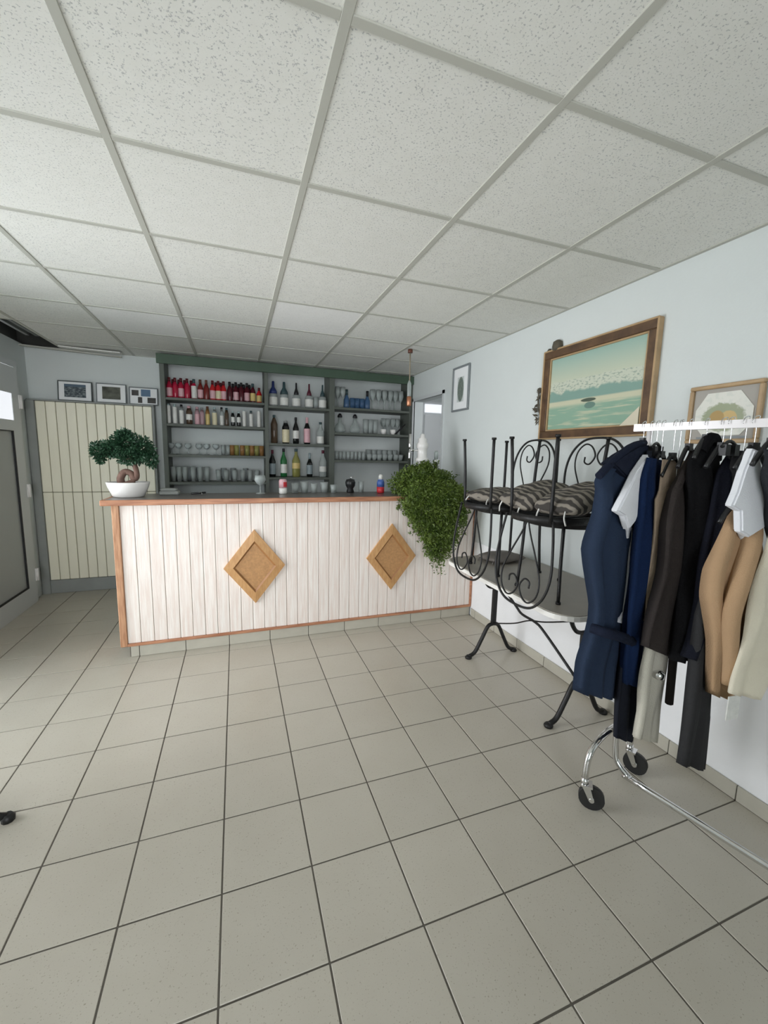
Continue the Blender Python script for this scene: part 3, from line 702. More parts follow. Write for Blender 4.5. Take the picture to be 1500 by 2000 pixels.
for k, (x, y, h, r) in enumerate(((.55, 2.25, .085, .032), (.63, 2.26, .095, .034), (.71, 2.25, .08, .032), (.80, 2.26, .09, .034), (.88, 2.24, .07, .03))):
    glass(x, y, CT, tumbler(h, r*.8, r), 'w%.3f' % h, 'gclear', 'tumbler', nth(k, 'used clear glass', 'behind the red and white can'), 'glass', 'used glasses at the back of the counter')
t = thing('coffee_grinder', 'dark round coffee grinder at the back of the counter below the middle bay', 'grinder', (1.03, 2.24, CT))
b = new_bm(); lathe(b, [(.03, 0), (.034, .01), (.026, .035), (.042, .06), (.046, .09), (.036, .115), (.015, .12)], seg=14); obj('body', b, 'black', t)
b = new_bm(); tube(b, [(0, 0, .12), (.0, 0, .135), (.045, -.01, .135)], .004, 6, 0); obj('handle', b, 'chrome', t)
glass(1.13, 2.24, CT, tumbler(.10, .022, .026), 'jj', 'gclear', 'tumbler', 'clear glass right of the dark coffee grinder', 'glass', None)
t = thing('corkscrew', 'black corkscrew lying on the counter between bonsai and balloon glass', 'corkscrew', (-.20, 2.2, CT))
b = new_bm(); tube(b, [(-.05, -.02, .009), (.05, .02, .012)], .008, 6, 0); obj('handle', b, 'black', t)
b = new_bm(); tube(b, [(.0, 0, .012), (.02, -.02, .02), (.03, -.05, .006)], .003, 5, 3); obj('spiral', b, 'chrome', t)
bx_t = thing('folded_cloth', 'dark folded cloth behind the bonsai pot on the counter', 'cloth', (-.40, 2.2, CT))
b = new_bm(); cbox(b, -.07, .07, -.05, .05, 0, .03, .01); obj('cloth', b, 'greywood', bx_t)
b = new_bm(); cbox(b, -.06, .055, -.045, .04, .03, .05, .009); obj('fold', b, 'greywood', bx_t)

# beer tap
t = thing('beer_tap', 'white ceramic beer tap column with chrome tap rising behind the trailing plant', 'beer tap', (1.70, 2.2, CT))
b = new_bm(); lathe(b, [(.06, 0), (.06, .02), (.045, .035), (.045, .28), (.062, .29), (.062, .31), (.045, .32), (.045, .40), (.054, .41), (.054, .445), (.040, .46), (.042, .49), (.024, .50), (.018, .53), (.002, .54)], seg=20)
obj('column', b, 'ceramic', t)
b = new_bm(); tube(b, [(-.03, 0, .385), (-.135, -.01, .385)], .009, 8, 0); tube(b, [(-.125, -.01, .385), (-.135, -.02, .37), (-.137, -.02, .30)], .010, 8, 4); obj('spout', b, 'chrome', t)
b = new_bm(); tube(b, [(-.128, -.01, .39), (-.13, -.01, .42), (-.13, -.012, .53)], (.011, .015), 8, 0); obj('tap_handle', b, 'chrome', t)
t = thing('drip_column', 'shorter chrome and glass column right of the white beer tap', 'beer tap', (1.845, 2.2, CT))
b = new_bm(); lathe(b, [(.035, 0), (.035, .02), (.022, .03), (.022, .27), (.03, .28), (.03, .30), (.018, .31)], seg=16); obj('column', b, 'chrome', t)
b = new_bm(); lathe(b, [(.018, .31), (.02, .37), (.012, .385)], seg=12); obj('glass_top', b, 'gclear', t)

# pendant tube lamp
t = thing('pendant_lamp', 'slim copper tube pendant hanging on a tan cord above the counter end', 'lamp', (1.585, 2.28, H))
b = new_bm(); lathe(b, [(.022, -.03), (.022, -.001)], seg=12); obj('ceiling_rose', b, 'capbrown', t)
b = new_bm(); tube(b, [(0, 0, -.03), (.002, 0, -.28)], .006, 6, 0); obj('cord', b, 'rope', t)
b = new_bm(); lathe(b, [(.012, -.42), (.017, -.41), (.018, -.30), (.012, -.285), (.007, -.27)], seg=12); obj('glass_tube', b, 'gclear', t)
b = new_bm(); lathe(b, [(.016, -.50), (.022, -.49), (.022, -.42), (.016, -.41)], seg=12); obj('copper_shade', b, 'copper', t)

# ================================================================ PLANTS
def leaf_quad(bm, p, d, n, ln, wd):
    d = d.normalized(); s = d.cross(n)
    if s.length < 1e-3: s = d.cross(Vector((1, 0, 0)))
    s.normalize(); up_ = s.cross(d)*ln*.12
    a = bm.verts.new(p); b = bm.verts.new(p+d*ln*.45+s*wd*.5+up_); c = bm.verts.new(p+d*ln); e = bm.verts.new(p+d*ln*.45-s*wd*.5+up_)
    bm.faces.new((a, b, c)); bm.faces.new((a, c, e))
def rv(): return Vector((random.gauss(0, 1), random.gauss(0, 1), random.gauss(0, 1))).normalized()
bo = thing('bonsai', 'bonsai tree with dark green crown in a shallow white pot on the counter end', 'bonsai', (-.645, 2.08, CT))
b = new_bm(); lathe(b, [(.085, 0), (.10, .006), (.128, .07), (.136, .098), (.137, .106), (.128, .106), (.12, .09), (.001, .085)], seg=28, sy=.78, cap=False); obj('pot', b, 'ceramic', bo)
b = new_bm(); lathe(b, [(.122, .088), (.06, .1), (.002, .106)], seg=20, sy=.78, cap=False); obj('soil', b, 'soil', bo)
b = new_bm()
tube(b, [(-.035, 0, .08), (-.045, 0, .13), (-.02, .01, .175), (.02, .01, .165), (.035, 0, .13), (.055, 0, .14), (.055, 0, .19), (.04, 0, .25), (.03, 0, .32)], (.026, .014), 10, 5)
tube(b, [(.04, 0, .24), (-.04, 0, .30), (-.13, .01, .35)], (.011, .005), 7, 4); tube(b, [(.04, 0, .26), (.10, .01, .31), (.15, 0, .34)], (.01, .005), 7, 4)
tube(b, [(.04, 0, .11), (.0, -.02, .10), (-.03, -.03, .09)], (.02, .008), 8, 4)
obj('trunk', b, 'bark', bo)
b = new_bm()
blobs = [(.0, 0, .375, .085, .09, .085), (-.085, .0, .335, .085, .08, .055), (-.165, 0, .32, .045, .06, .062), (.10, 0, .34, .075, .07, .08), (.155, 0, .27, .035, .05, .06), (.03, 0, .285, .09, .07, .055), (-.16, 0, .265, .022, .03, .03), (-.005, 0, .435, .045, .05, .035)]
for cx, cy, cz, rx, ry, rz in blobs:
    for k in range(int(52000*rx*rz*3)):
        d = rv(); rr = random.uniform(.35, 1.03)
        p = Vector((cx+d.x*rx*rr, cy+d.y*ry*rr, cz+d.z*rz*rr)); leaf_quad(b, p, (d+rv()*.6), rv(), random.uniform(.018, .030), random.uniform(.012, .019))
f = obj('foliage', b, 'leaf', bo, norm=False); f['kind'] = 'stuff'

vp = thing('trailing_plant', 'bushy green trailing plant spilling over the right end of the counter front', 'plant', (1.69, 2.06, CT))
b = new_bm(); lathe(b, [(.08, 0), (.09, .01), (.11, .13), (.118, .14), (.108, .14), (.1, .12), (.001, .115)], seg=20, cap=False); obj('pot', b, 'terra', vp)
lb = new_bm(); sb = new_bm()
random.seed(11)
for k in range(330):
    ph = random.uniform(0, 2*PI); R = random.uniform(.05, .30)
    tx = math.cos(ph)*R*1.15; ty = math.sin(ph)*R*.6
    top = random.uniform(.06, .30)-R*.55
    if ty < 0.03:      # strands that fall over the front
        fx = max(-.34, min(.21, random.gauss(-.03, .16))); fy = -.225-random.uniform(0, .10)
        Lx = .06+.29*max(0, 1-abs((fx+.06)/.30))+.26*math.exp(-((fx-.04)/.15)**2)*random.random()**.45 + random.uniform(0, .08)
        if random.random() < .07 and fx > -.10: Lx += .14
        path = [(0, 0, .12), (fx*.5, -.12, .15*random.uniform(.6, 1.15)), (fx*.9, fy*.95, .07), (fx, fy, -.03), (fx+random.uniform(-.03, .04), fy+random.uniform(-.01, .02), -Lx*.6), (fx+random.uniform(-.04, .07), fy+.0, -Lx)]
    else:
        path = [(0, 0, .12), (tx*.5, ty*.5, .13+top*.5), (tx, ty, .08+top*.8)]
    P = smooth_path(path, 7)
    if k % 3 == 0: tube(sb, path, .0018, 4, 3)
    for p in P[3:]:
        for _ in range(3):
            q = p+rv()*.018; leaf_quad(lb, q, rv()+Vector((0, -.2, -.4)), rv(), random.uniform(.022, .040), random.uniform(.010, .018))
for k in range(2600):
    d = rv(); rr = random.uniform(.4, 1.0); p = Vector((d.x*.30*rr-.08, d.y*.17*rr-.06, .09+d.z*.14*rr))
    if p.z < .01: p.z = .02
    leaf_quad(lb, p, d+rv(), rv(), random.uniform(.022, .040), random.uniform(.012, .02))
f = obj('foliage', lb, 'vine', vp, norm=False); f['kind'] = 'stuff'
obj('stems', sb, 'vine', vp)
# ================================================================ LONG TABLE ALONG THE RIGHT WALL
TZ = .73
def round_rect(x0, x1, y0, y1, r, n=7):
    P = []
    for cx, cy, a0 in ((x1-r, y1-r, 0), (x0+r, y1-r, PI/2), (x0+r, y0+r, PI), (x1-r, y0+r, 1.5*PI)):
        for k in range(n+1):
            a = a0+PI/2*k/n; P.append((cx+r*math.cos(a), cy+r*math.sin(a)))
    return P
def trestle(parent, cy, cx=0, leg_name='trestle_leg', half=.195):
    b = new_bm()
    box(b, cx-.016, cx+.016, cy-.012, cy+.012, .235, .52)
    tube(b, [(cx-.115, cy, TZ-.035), (cx-.10, cy, .60), (cx-.06, cy, .535), (cx, cy, .52), (cx+.06, cy, .535), (cx+.10, cy, .60), (cx+.115, cy, TZ-.035)], .012, 8, 5)
    for s in (-1, 1):
        tube(b, [(cx, cy, .243), (cx+s*.045, cy, .225), (cx+s*.095, cy, .13), (cx+s*.145, cy, .04), (cx+s*half, cy, .013)], .014, 8, 5)
        lathe(b, [(.024, 0), (.026, .01), (.016, .022)], cx=cx+s*(half+.002), cy=cy, seg=10)
    return obj(leg_name, b, 'iron', parent)
tb = thing('bistro_table', 'long grey topped table on black iron trestles against the right wall', 'table', (1.845, .75, 0))
po = round_rect(1.482-1.845, 2.095-1.845, .13-.75, 1.32-.75, .13)
b = new_bm(); prism(b, po, TZ-.028, TZ-.004); obj('tabletop', b, 'whiteedge', tb)
po2 = round_rect(1.490-1.845, 2.092-1.845, .138-.75, 1.312-.75, .125)
b = new_bm(); prism(b, po2, TZ-.004, TZ); obj('tabletop_surface', b, 'tabletop', tb)
trestle(tb, 1.165-.75); trestle(tb, .357-.75, .015)
b = new_bm(); tube(b, [(0, .40, .60), (-.005, .33, .56), (-.005, .17, .47), (-.005, .10, .437), (-.005, -.03, .433), (-.005, -.12, .40), (.01, -.375, .235)], .0085, 7, 5); obj('brace', b, 'iron', tb)
b = new_bm(); tube(b, [(.0, .40, .25), (.015, .2, .33), (.015, .05, .41), (.015, -.1, .46), (.02, -.38, .58)], .005, 6, 5); obj('brace', b, 'iron', tb)

def chair_parts(t):
    """wrought iron cafe chair, seat 0.42 m, back on the +x side, about 0.85 m high"""
    SZ = .42
    b = new_bm()
    lathe(b, [(.193, SZ-.036), (.200, SZ-.036), (.200, SZ), (.193, SZ), (.193, SZ-.036)], seg=36, cap=False)
    for k in range(-3, 4):
        w = math.sqrt(.195**2-(k*.05)**2); box(b, -w, w, k*.05-.006, k*.05+.006, SZ-.02, SZ-.014)
    obj('seat_frame', b, 'iron', t)
    for sx, sy in ((-1, -1), (-1, 1), (1, -1), (1, 1)):
        b = new_bm(); tube(b, [(sx*.145, sy*.14, SZ-.01), (sx*.150, sy*.146, .2), (sx*.158, sy*.158, .0)], .0085, 8, 3)
        lathe(b, [(.013, 0), (.013, .012)], cx=sx*.158, cy=sy*.158, seg=10); obj('leg', b, 'iron', t)
    b = new_bm()
    def B(y, z): return (.155+.10*(z-SZ), y, z)
    tube(b, [B(-.165, SZ-.02), B(-.19, SZ+.12), B(-.20, SZ+.25), B(-.17, SZ+.35), B(-.10, SZ+.415), B(0, SZ+.43), B(.10, SZ+.415), B(.17, SZ+.35), B(.20, SZ+.25), B(.19, SZ+.12), B(.165, SZ-.02)], .0065, 7, 5)
    obj('back_loop', b, 'iron', t)
    for s in (-1, 1):
        b = new_bm()
        tube(b, [B(0, SZ-.015), B(s*.03, SZ+.06), B(s*.09, SZ+.17), B(s*.135, SZ+.27), B(s*.13, SZ+.35), B(s*.085, SZ+.395), B(s*.04, SZ+.385), B(s*.010, SZ+.345), B(s*.012, SZ+.315), B(s*.04, SZ+.285), B(s*.072, SZ+.295), B(s*.074, SZ+.325)], .0046, 6, 5)
        obj('scroll', b, 'iron', t)
    return t
ch = chair_parts(thing('iron_chair', 'upright black scroll backed iron chair standing on the table, farther from the clothes rack', 'chair', (1.75, .955, TZ), 0, 'iron chairs stacked on the long table'))
dup(ch, (1.755, .46, TZ), (0, 0, .03), 'upright black scroll backed iron chair standing on the table, half behind the navy dress')
# turned over on the seats of the first two, backs hanging in front of the table edge
SZT = TZ+.42+.001
c3 = dup(ch, (1.60, .86, SZT+.42), (0, PI, 0), 'upside down iron chair on the farther stacked chair, its back hanging before the table edge')
c3.rotation_euler = (PI, 0, PI)
c4 = dup(ch, (1.605, .39, SZT+.42), (0, 0, 0), 'upside down iron chair on the stacked chair nearer the clothes rack, legs up')
c4.rotation_euler = (PI, 0, PI+.04)

M['f_cloth'] = mat('grey_cloth', rgb(118, 112, 106), .9, noise=.15, nscale=12)
zm = bpy.data.materials.new('zebra_fabric'); zm.use_nodes = True; nt = zm.node_tree
wv = nt.nodes.new('ShaderNodeTexWave'); wv.inputs['Scale'].default_value = 9; wv.inputs['Distortion'].default_value = 5; wv.inputs['Detail'].default_value = 2; wv.inputs['Detail Scale'].default_value = 1.2
cr = nt.nodes.new('ShaderNodeValToRGB'); cr.color_ramp.elements[0].color = rgb(62, 58, 54); cr.color_ramp.elements[1].color = rgb(138, 131, 120); cr.color_ramp.elements[0].position = .45; cr.color_ramp.elements[1].position = .75
tcx = nt.nodes.new('ShaderNodeTexCoord'); nt.links.new(tcx.outputs['Object'], wv.inputs['Vector']); nt.links.new(wv.outputs[0], cr.inputs[0]); nt.links.new(cr.outputs[0], nt.nodes['Principled BSDF'].inputs['Base Color'])
nt.nodes['Principled BSDF'].inputs['Roughness'].default_value = .9; M['zebra'] = zm
def cushion(loc, rot, sx, sy, h, label, m='zebra', name='seat_cushion', cat='cushion', group='zebra print cushions between the stacked chairs'):
    t = thing(name, label, cat, loc, 0, group); t.rotation_euler = rot
    b = new_bm(); n = 18
    g = {}
    for side in (1, -1):
        for i in range(n+1):
            for j in range(n+1):
                u, v = -1+2*i/n, -1+2*j/n
                e = max(0, (1-abs(u)**3.2)*(1-abs(v)**3.2))**.45
                z = side*h*.5*e*(1+.10*math.sin(7*u+3*v)+.08*math.sin(9*v-2*u))
                if side == -1 and (i in (0, n) or j in (0, n)): g[(-1, i, j)] = g[(1, i, j)]; continue
                rr = 1-.10*(abs(u)*abs(v))**2
                g[(side, i, j)] = b.verts.new((u*sx*rr, v*sy*rr, z+h*.5))
        for i in range(n):
            for j in range(n):
                f = b.faces.new((g[(side, i, j)], g[(side, i+1, j)], g[(side, i+1, j+1)], g[(side, i, j+1)])); f.smooth = True
    obj('pad', b, m, t)
    b = new_bm()
    P = [(sx*.93*math.copysign(min(1, abs(math.cos(a))*1.25), math.cos(a)), sy*.93*math.copysign(min(1, abs(math.sin(a))*1.25), math.sin(a)), h*.5) for a in [2*PI*k/28 for k in range(28)]]
    tube(b, P, .004, 5, 0, closed=True); obj('piping', b, m, t)
    for s in (-1, 1):
        b = new_bm(); tube(b, [(-sx*.93, s*sy*.55, h*.5), (-sx*1.05, s*sy*.58, h*.2), (-sx*1.08, s*sy*.62, -.015)], .004, 5, 4); obj('tie', b, 'lwhite' if name == 'seat_cushion' else m, t)
    return t
CZ = SZT+.040
cushion((1.64, .91, CZ), (0, -.08, .1), .165, .17, .075, 'zebra print seat cushion on the stacked chairs, farthest from the clothes rack')
cushion((1.64, .55, CZ+.03), (0.10, -.30, -.1), .17, .15, .09, 'zebra print seat cushion sloping between the middle chair legs')
cushion((1.66, .27, CZ+.035), (-.05, -.30, .05), .18, .15, .10, 'zebra print seat cushion on the stacked chairs, nearest the navy dress')
cushion((1.86, 1.14, TZ+.001), (0, 0, .2), .15, .12, .05, 'folded plain grey cloth lying on the far end of the table', 'f_cloth', 'folded_cloth', 'cloth', None)

# small cafe table, only a foot shows at the left edge
st = thing('cafe_table', 'small round table whose black foot pokes in at the left edge', 'table', (-1.11, .50, 0))
b = new_bm(); lathe(b, [(.30, .70), (.305, .705), (.305, .722), (.30, .727)], seg=32); obj('tabletop', b, 'tabletop', st)
b = new_bm(); lathe(b, [(.03, .12), (.022, .2), (.022, .62), (.06, .70)], seg=14); obj('column', b, 'iron', st)
for k in range(3):
    a = .19+2*PI*k/3; b = new_bm(); c_, s_ = math.cos(a), math.sin(a)
    tube(b, [(0, 0, .17), (c_*.12, s_*.12, .15), (c_*.22, s_*.22, .06), (c_*.31, s_*.31, .02)], (.02, .014), 8, 4); lathe(b, [(.022, 0), (.024, .016), (.014, .03)], cx=c_*.315, cy=s_*.315, seg=10)
    obj('foot', b, 'iron', st)

# ================================================================ PICTURES ON THE RIGHT WALL
def wall_picture(name, label, y, z, w, h, fw, depth, frame, inner, rot=0, mountm='mat_white'):
    """origin at the bottom centre, hung on the wall at x = XR; local +x points into the room (-X world)"""
    t = thing(name, label, 'picture', (XR-.0005, y, z))
    b = new_bm()
    for q in ((-w/2, w/2, 0, fw), (-w/2, w/2, h-fw, h), (-w/2, -w/2+fw, fw, h-fw), (w/2-fw, w/2, fw, h-fw)):
        cbox(b, -depth, 0, q[0], q[1], q[2], q[3], .004)
    obj('frame', b, frame, t)
    return t
# small portrait picture by the doorway
t = wall_picture('framed_picture', 'small grey framed oval drawing on the wall beside the doorway', 2.25, 1.892, .305, .415, .018, .02, 'greyframe', None)
bx('mount', -.008, -.003, -.135, .135, .018, .397, 'mat_white', t)
bx('drawing', -.010, -.008, -.058, .062, .085, .315, 'ovalpic', t)
# big painting
t = wall_picture('framed_painting', 'large brown framed painting of a misty mountain lake above the stacked chairs', .694, 1.594, .815, .580, .052, .03, 'goldframe', None)
t.rotation_euler = (0, .0, 0)
b = new_bm()
for q in ((-.355, .355, .052, .062), (-.355, .355, .518, .528), (-.355, -.345, .062, .518), (.345, .355, .062, .518)): cbox(b, -.024, -.004, q[0], q[1], q[2], q[3], .002)
obj('inner_edge', b, 'goldedge', t)
b = new_bm()
for q in ((-.4075, .4075, -.004, .006), (-.4075, .4075, .574, .584), (-.4115, -.3995, .0, .58), (.3995, .4115, 0, .58)): cbox(b, -.034, 0, q[0], q[1], q[2], q[3], .002)
obj('outer_edge', b, 'goldedge', t)
cnv = bx('canvas', -.012, -.004, -.346, .346, .061, .519, 'lake', t)
t2 = thing('loose_paper', 'cream paper tucked into the lower right corner of the lake painting', 'paper', (XR-.026, .36, 1.66))
b = new_bm(); prism(b, [(-.01, -.01), (.10, -.01), (-.01, .085)], -.002, 0, 'x'); obj('sheet', b, 'paper', t2)
# dried sprigs behind the frame
t = thing('dried_sprig', 'dark dried sprig poking out behind the left side of the lake painting', 'dried plant', (XR-.004, 1.10, 1.72))
b = new_bm(); tube(b, [(-.008, -.02, 0), (-.01, .03, .06), (-.012, .05, .15), (-.01, .045, .22)], .006, 6, 4)
for k in range(26):
    z0 = random.uniform(.0, .22); y0 = .03+.02*math.sin(z0*20); a = random.uniform(-.3, .9)
    leaf_quad(b, Vector((-.01, y0, z0)), Vector((-.15, math.cos(a), math.sin(a)*random.choice((1, -1)))), Vector((-1, 0, 0)), random.uniform(.03, .06), .016)
obj('sprig', b, 'twig', t, norm=False)
t = thing('wooden_knob_ornament', 'round grey brown ornament peeking over the top left corner of the lake painting', 'ornament', (XR-.014, 1.00, 2.165))
b = new_bm(); lathe(b, [(.002, 0), (.03, .005), (.036, .03), (.03, .058), (.012, .07), (.002, .072)], seg=14); obj('ball', b, 'twig', t)
b = new_bm(); lathe(b, [(.014, -.02), (.018, -.005), (.014, .003)], cx=.0, cy=.07, cz=.0, seg=10); lathe(b, [(.012, 0), (.016, .015), (.008, .03)], cy=.075, seg=10); obj('stub', b, 'twig', t)
# right hand picture with octagonal card
t = wall_picture('framed_still_life', 'gilt framed fruit still life on an eight sided card above the clothes rail', -.045, 1.545, .292, .258, .018, .022, 'goldedge', None)
bx('mount', -.008, -.003, -.128, .128, .018, .240, 'mat_grey', t)
b = new_bm(); prism(b, [(-.075, .035), (.075, .035), (.115, .085), (.115, .15), (.07, .222), (-.06, .222), (-.115, .15), (-.115, .085)], -.0115, -.008, 'x'); obj('octagon_card', b, 'still', t)
bx('lower_band', -.0115, -.008, -.1, .1, .022, .03, 'greyframe', t)
t.rotation_euler = (0, 0, 0)
# ================================================================ CLOTHES RACK
P0 = Vector((1.62, -.06, 0)); D = Vector((.245, -.97, 0)).normalized(); U = Vector((D.y*-1, D.x, 0)).normalized()
U = Vector((.97, .245, 0)).normalized()
rk = thing('clothes_rack', 'chrome clothes rack on castors full of hanging clothes by the right wall', 'clothes rack', tuple(P0))
def rp(s, u, z): v = D*s+U*u; return (v.x, v.y, z)
RL = 1.35
b = new_bm()
q = [rp(-.035, -.0125, 0), rp(RL+.035, -.0125, 0), rp(RL+.035, .0125, 0), rp(-.035, .0125, 0)]
prism(b, [(a[0], a[1]) for a in q], 1.578, 1.606); obj('top_rail', b, 'whitemetal', rk)
def end_frame(s0, sg):
    b = new_bm(); tube(b, [rp(s0+.02*sg, 0, 1.577), rp(s0+.02*sg, 0, .9)], .0095, 10, 0); obj('upper_post', b, 'whitemetal', rk)
    b = new_bm(); tube(b, [rp(s0+.02*sg, 0, .93), rp(s0+.02*sg, 0, .26)], .0125, 10, 0)
    lathe(b, [(.017, .90), (.017, .93)], cx=rp(s0+.02*sg, 0, 0)[0], cy=rp(s0+.02*sg, 0, 0)[1], seg=12); obj('lower_post', b, 'chrome', rk)
    b = new_bm(); tube(b, [rp(s0, -.19, .125), rp(s0, -.19, .17), rp(s0, -.175, .225), rp(s0, -.13, .262), rp(s0, -.05, .282), rp(s0, .05, .282), rp(s0, .13, .262), rp(s0, .175, .225), rp(s0, .19, .17), rp(s0, .19, .125)], .013, 10, 5)
    obj('foot_arch', b, 'chrome', rk)
    for u in (-.19, .19):
        w = link('castor', None, rk); w.location = rp(s0, u, 0); w.rotation_euler = (0, 0, math.atan2(D.y, D.x)+(.55 if u < 0 else .2))
        b = new_bm(); tube(b, [(.03, -.012, .05), (.03, .012, .05)], .05, 22, 0)
        lathe2 = None
        obj('wheel', b, 'rubber', w)
        b = new_bm(); lathe(b, [(.016, .105), (.016, .13)], seg=12); box(b, -.012, .03, -.022, .022, .100, .108)
        for s in (-1, 1):
            prism(b, [(-.010, .104), (.022, .104), (.040, .045), (.030, .038), (.02, .045)], s*.020-.0015, s*.020+.0015, 'y')
        tube(b, [(.03, -.024, .05), (.03, .024, .05)], .010, 10, 0)
        obj('fork', b, 'chrome', w)
end_frame(.0, 1); end_frame(RL, -1)
b = new_bm(); tube(b, [rp(.02, 0, .28), rp(.022, 0, .20), rp(.035, 0, .145), rp(.09, 0, .108), rp(.16, 0, .103), rp(RL-.16, 0, .103), rp(RL-.09, 0, .108), rp(RL-.035, 0, .145), rp(RL-.022, 0, .20), rp(RL-.02, 0, .28)], .0125, 10, 4)
obj('bottom_rail', b, 'chrome', rk)

# ---- garments: outline in the hanging plane (u across, z up), thickness along the rail
def resample(L, z):
    pts = sorted(L, key=lambda p: -p[1])
    if z >= pts[0][1]: return pts[0][0]
    if z <= pts[-1][1]: return pts[-1][0]
    for a, b_ in zip(pts, pts[1:]):
        if a[1] >= z >= b_[1]:
            t = (a[1]-z)/max(1e-6, a[1]-b_[1]); return a[0]+(b_[0]-a[0])*t
def garment_bm(L, R, th, folds=4, amp=.010, nz=34, nu=14, seed=1, top_th=None):
    rnd = random.Random(seed); zt = (L[0][1]+R[0][1])/2; zL, zR = L[-1][1], R[-1][1]
    ph = [rnd.uniform(0, 6) for _ in range(4)]
    b = new_bm(); G = {}
    for side in (1, -1):
        for i in range(nz+1):
            f = i/nz
            for j in range(nu+1):
                v = j/nu
                zl = L[0][1]+(zL-L[0][1])*f; zr = R[0][1]+(zR-R[0][1])*f
                z = zl+(zr-zl)*v
                ul, ur = resample(L, zl), resample(R, zr)
                if ur < ul+.012: ur = ul+.012
                u = ul+(ur-ul)*v
                prof = (1-abs(2*v-1)**2.6)**.6 if 0 < j < nu else 0
                tt = th*(.45+.55*min(1, f*5))
                d = side*tt*.5*prof + amp*min(1, f*2.5+.15)*(math.sin(folds*PI*v+ph[0]+f*1.3)+.5*math.sin(folds*2.3*PI*v+ph[1]-f*2)) + .004*math.sin(11*f+5*v+ph[2])
                if side == -1 and j in (0, nu): G[(side, i, j)] = G[(1, i, j)]; continue
                G[(side, i, j)] = b.verts.new((u, d, z))
        for i in range(nz):
            for j in range(nu):
                q = (G[(side, i, j)], G[(side, i, j+1)], G[(side, i+1, j+1)], G[(side, i+1, j)])
                if len(set(q)) == 4:
                    f_ = b.faces.new(q); f_.smooth = True
    for i in (0, nz):
        for j in range(nu):
            q = [G[(1, i, j)], G[(1, i, j+1)], G[(-1, i, j+1)], G[(-1, i, j)]]
            q = list(dict.fromkeys(q))
            if len(q) >= 3:
                try: b.faces.new(q)
                except ValueError: pass
    return b
def fabric(name, c, noise=.12): return mat(name, rgb(*c), .92, noise=noise, nscale=5, bump=.25, bscale=260, spec=.15)
for k, c in (('f_navy', (42, 54, 74)), ('f_navydark', (28, 34, 50)), ('f_white', (238, 240, 244)), ('f_blue', (24, 42, 76)), ('f_ink', (34, 37, 46)), ('f_taupe', (164, 146, 126)),
             ('f_cream', (206, 202, 188)), ('f_brown', (54, 49, 47)), ('f_black', (18, 18, 20)), ('f_blacknavy', (26, 28, 38)), ('f_char', (54, 54, 55)), ('f_tan', (184, 152, 118)),
             ('f_ecru', (236, 228, 207)), ('f_dark3', (46, 48, 52))):
    M[k] = fabric(k, c)
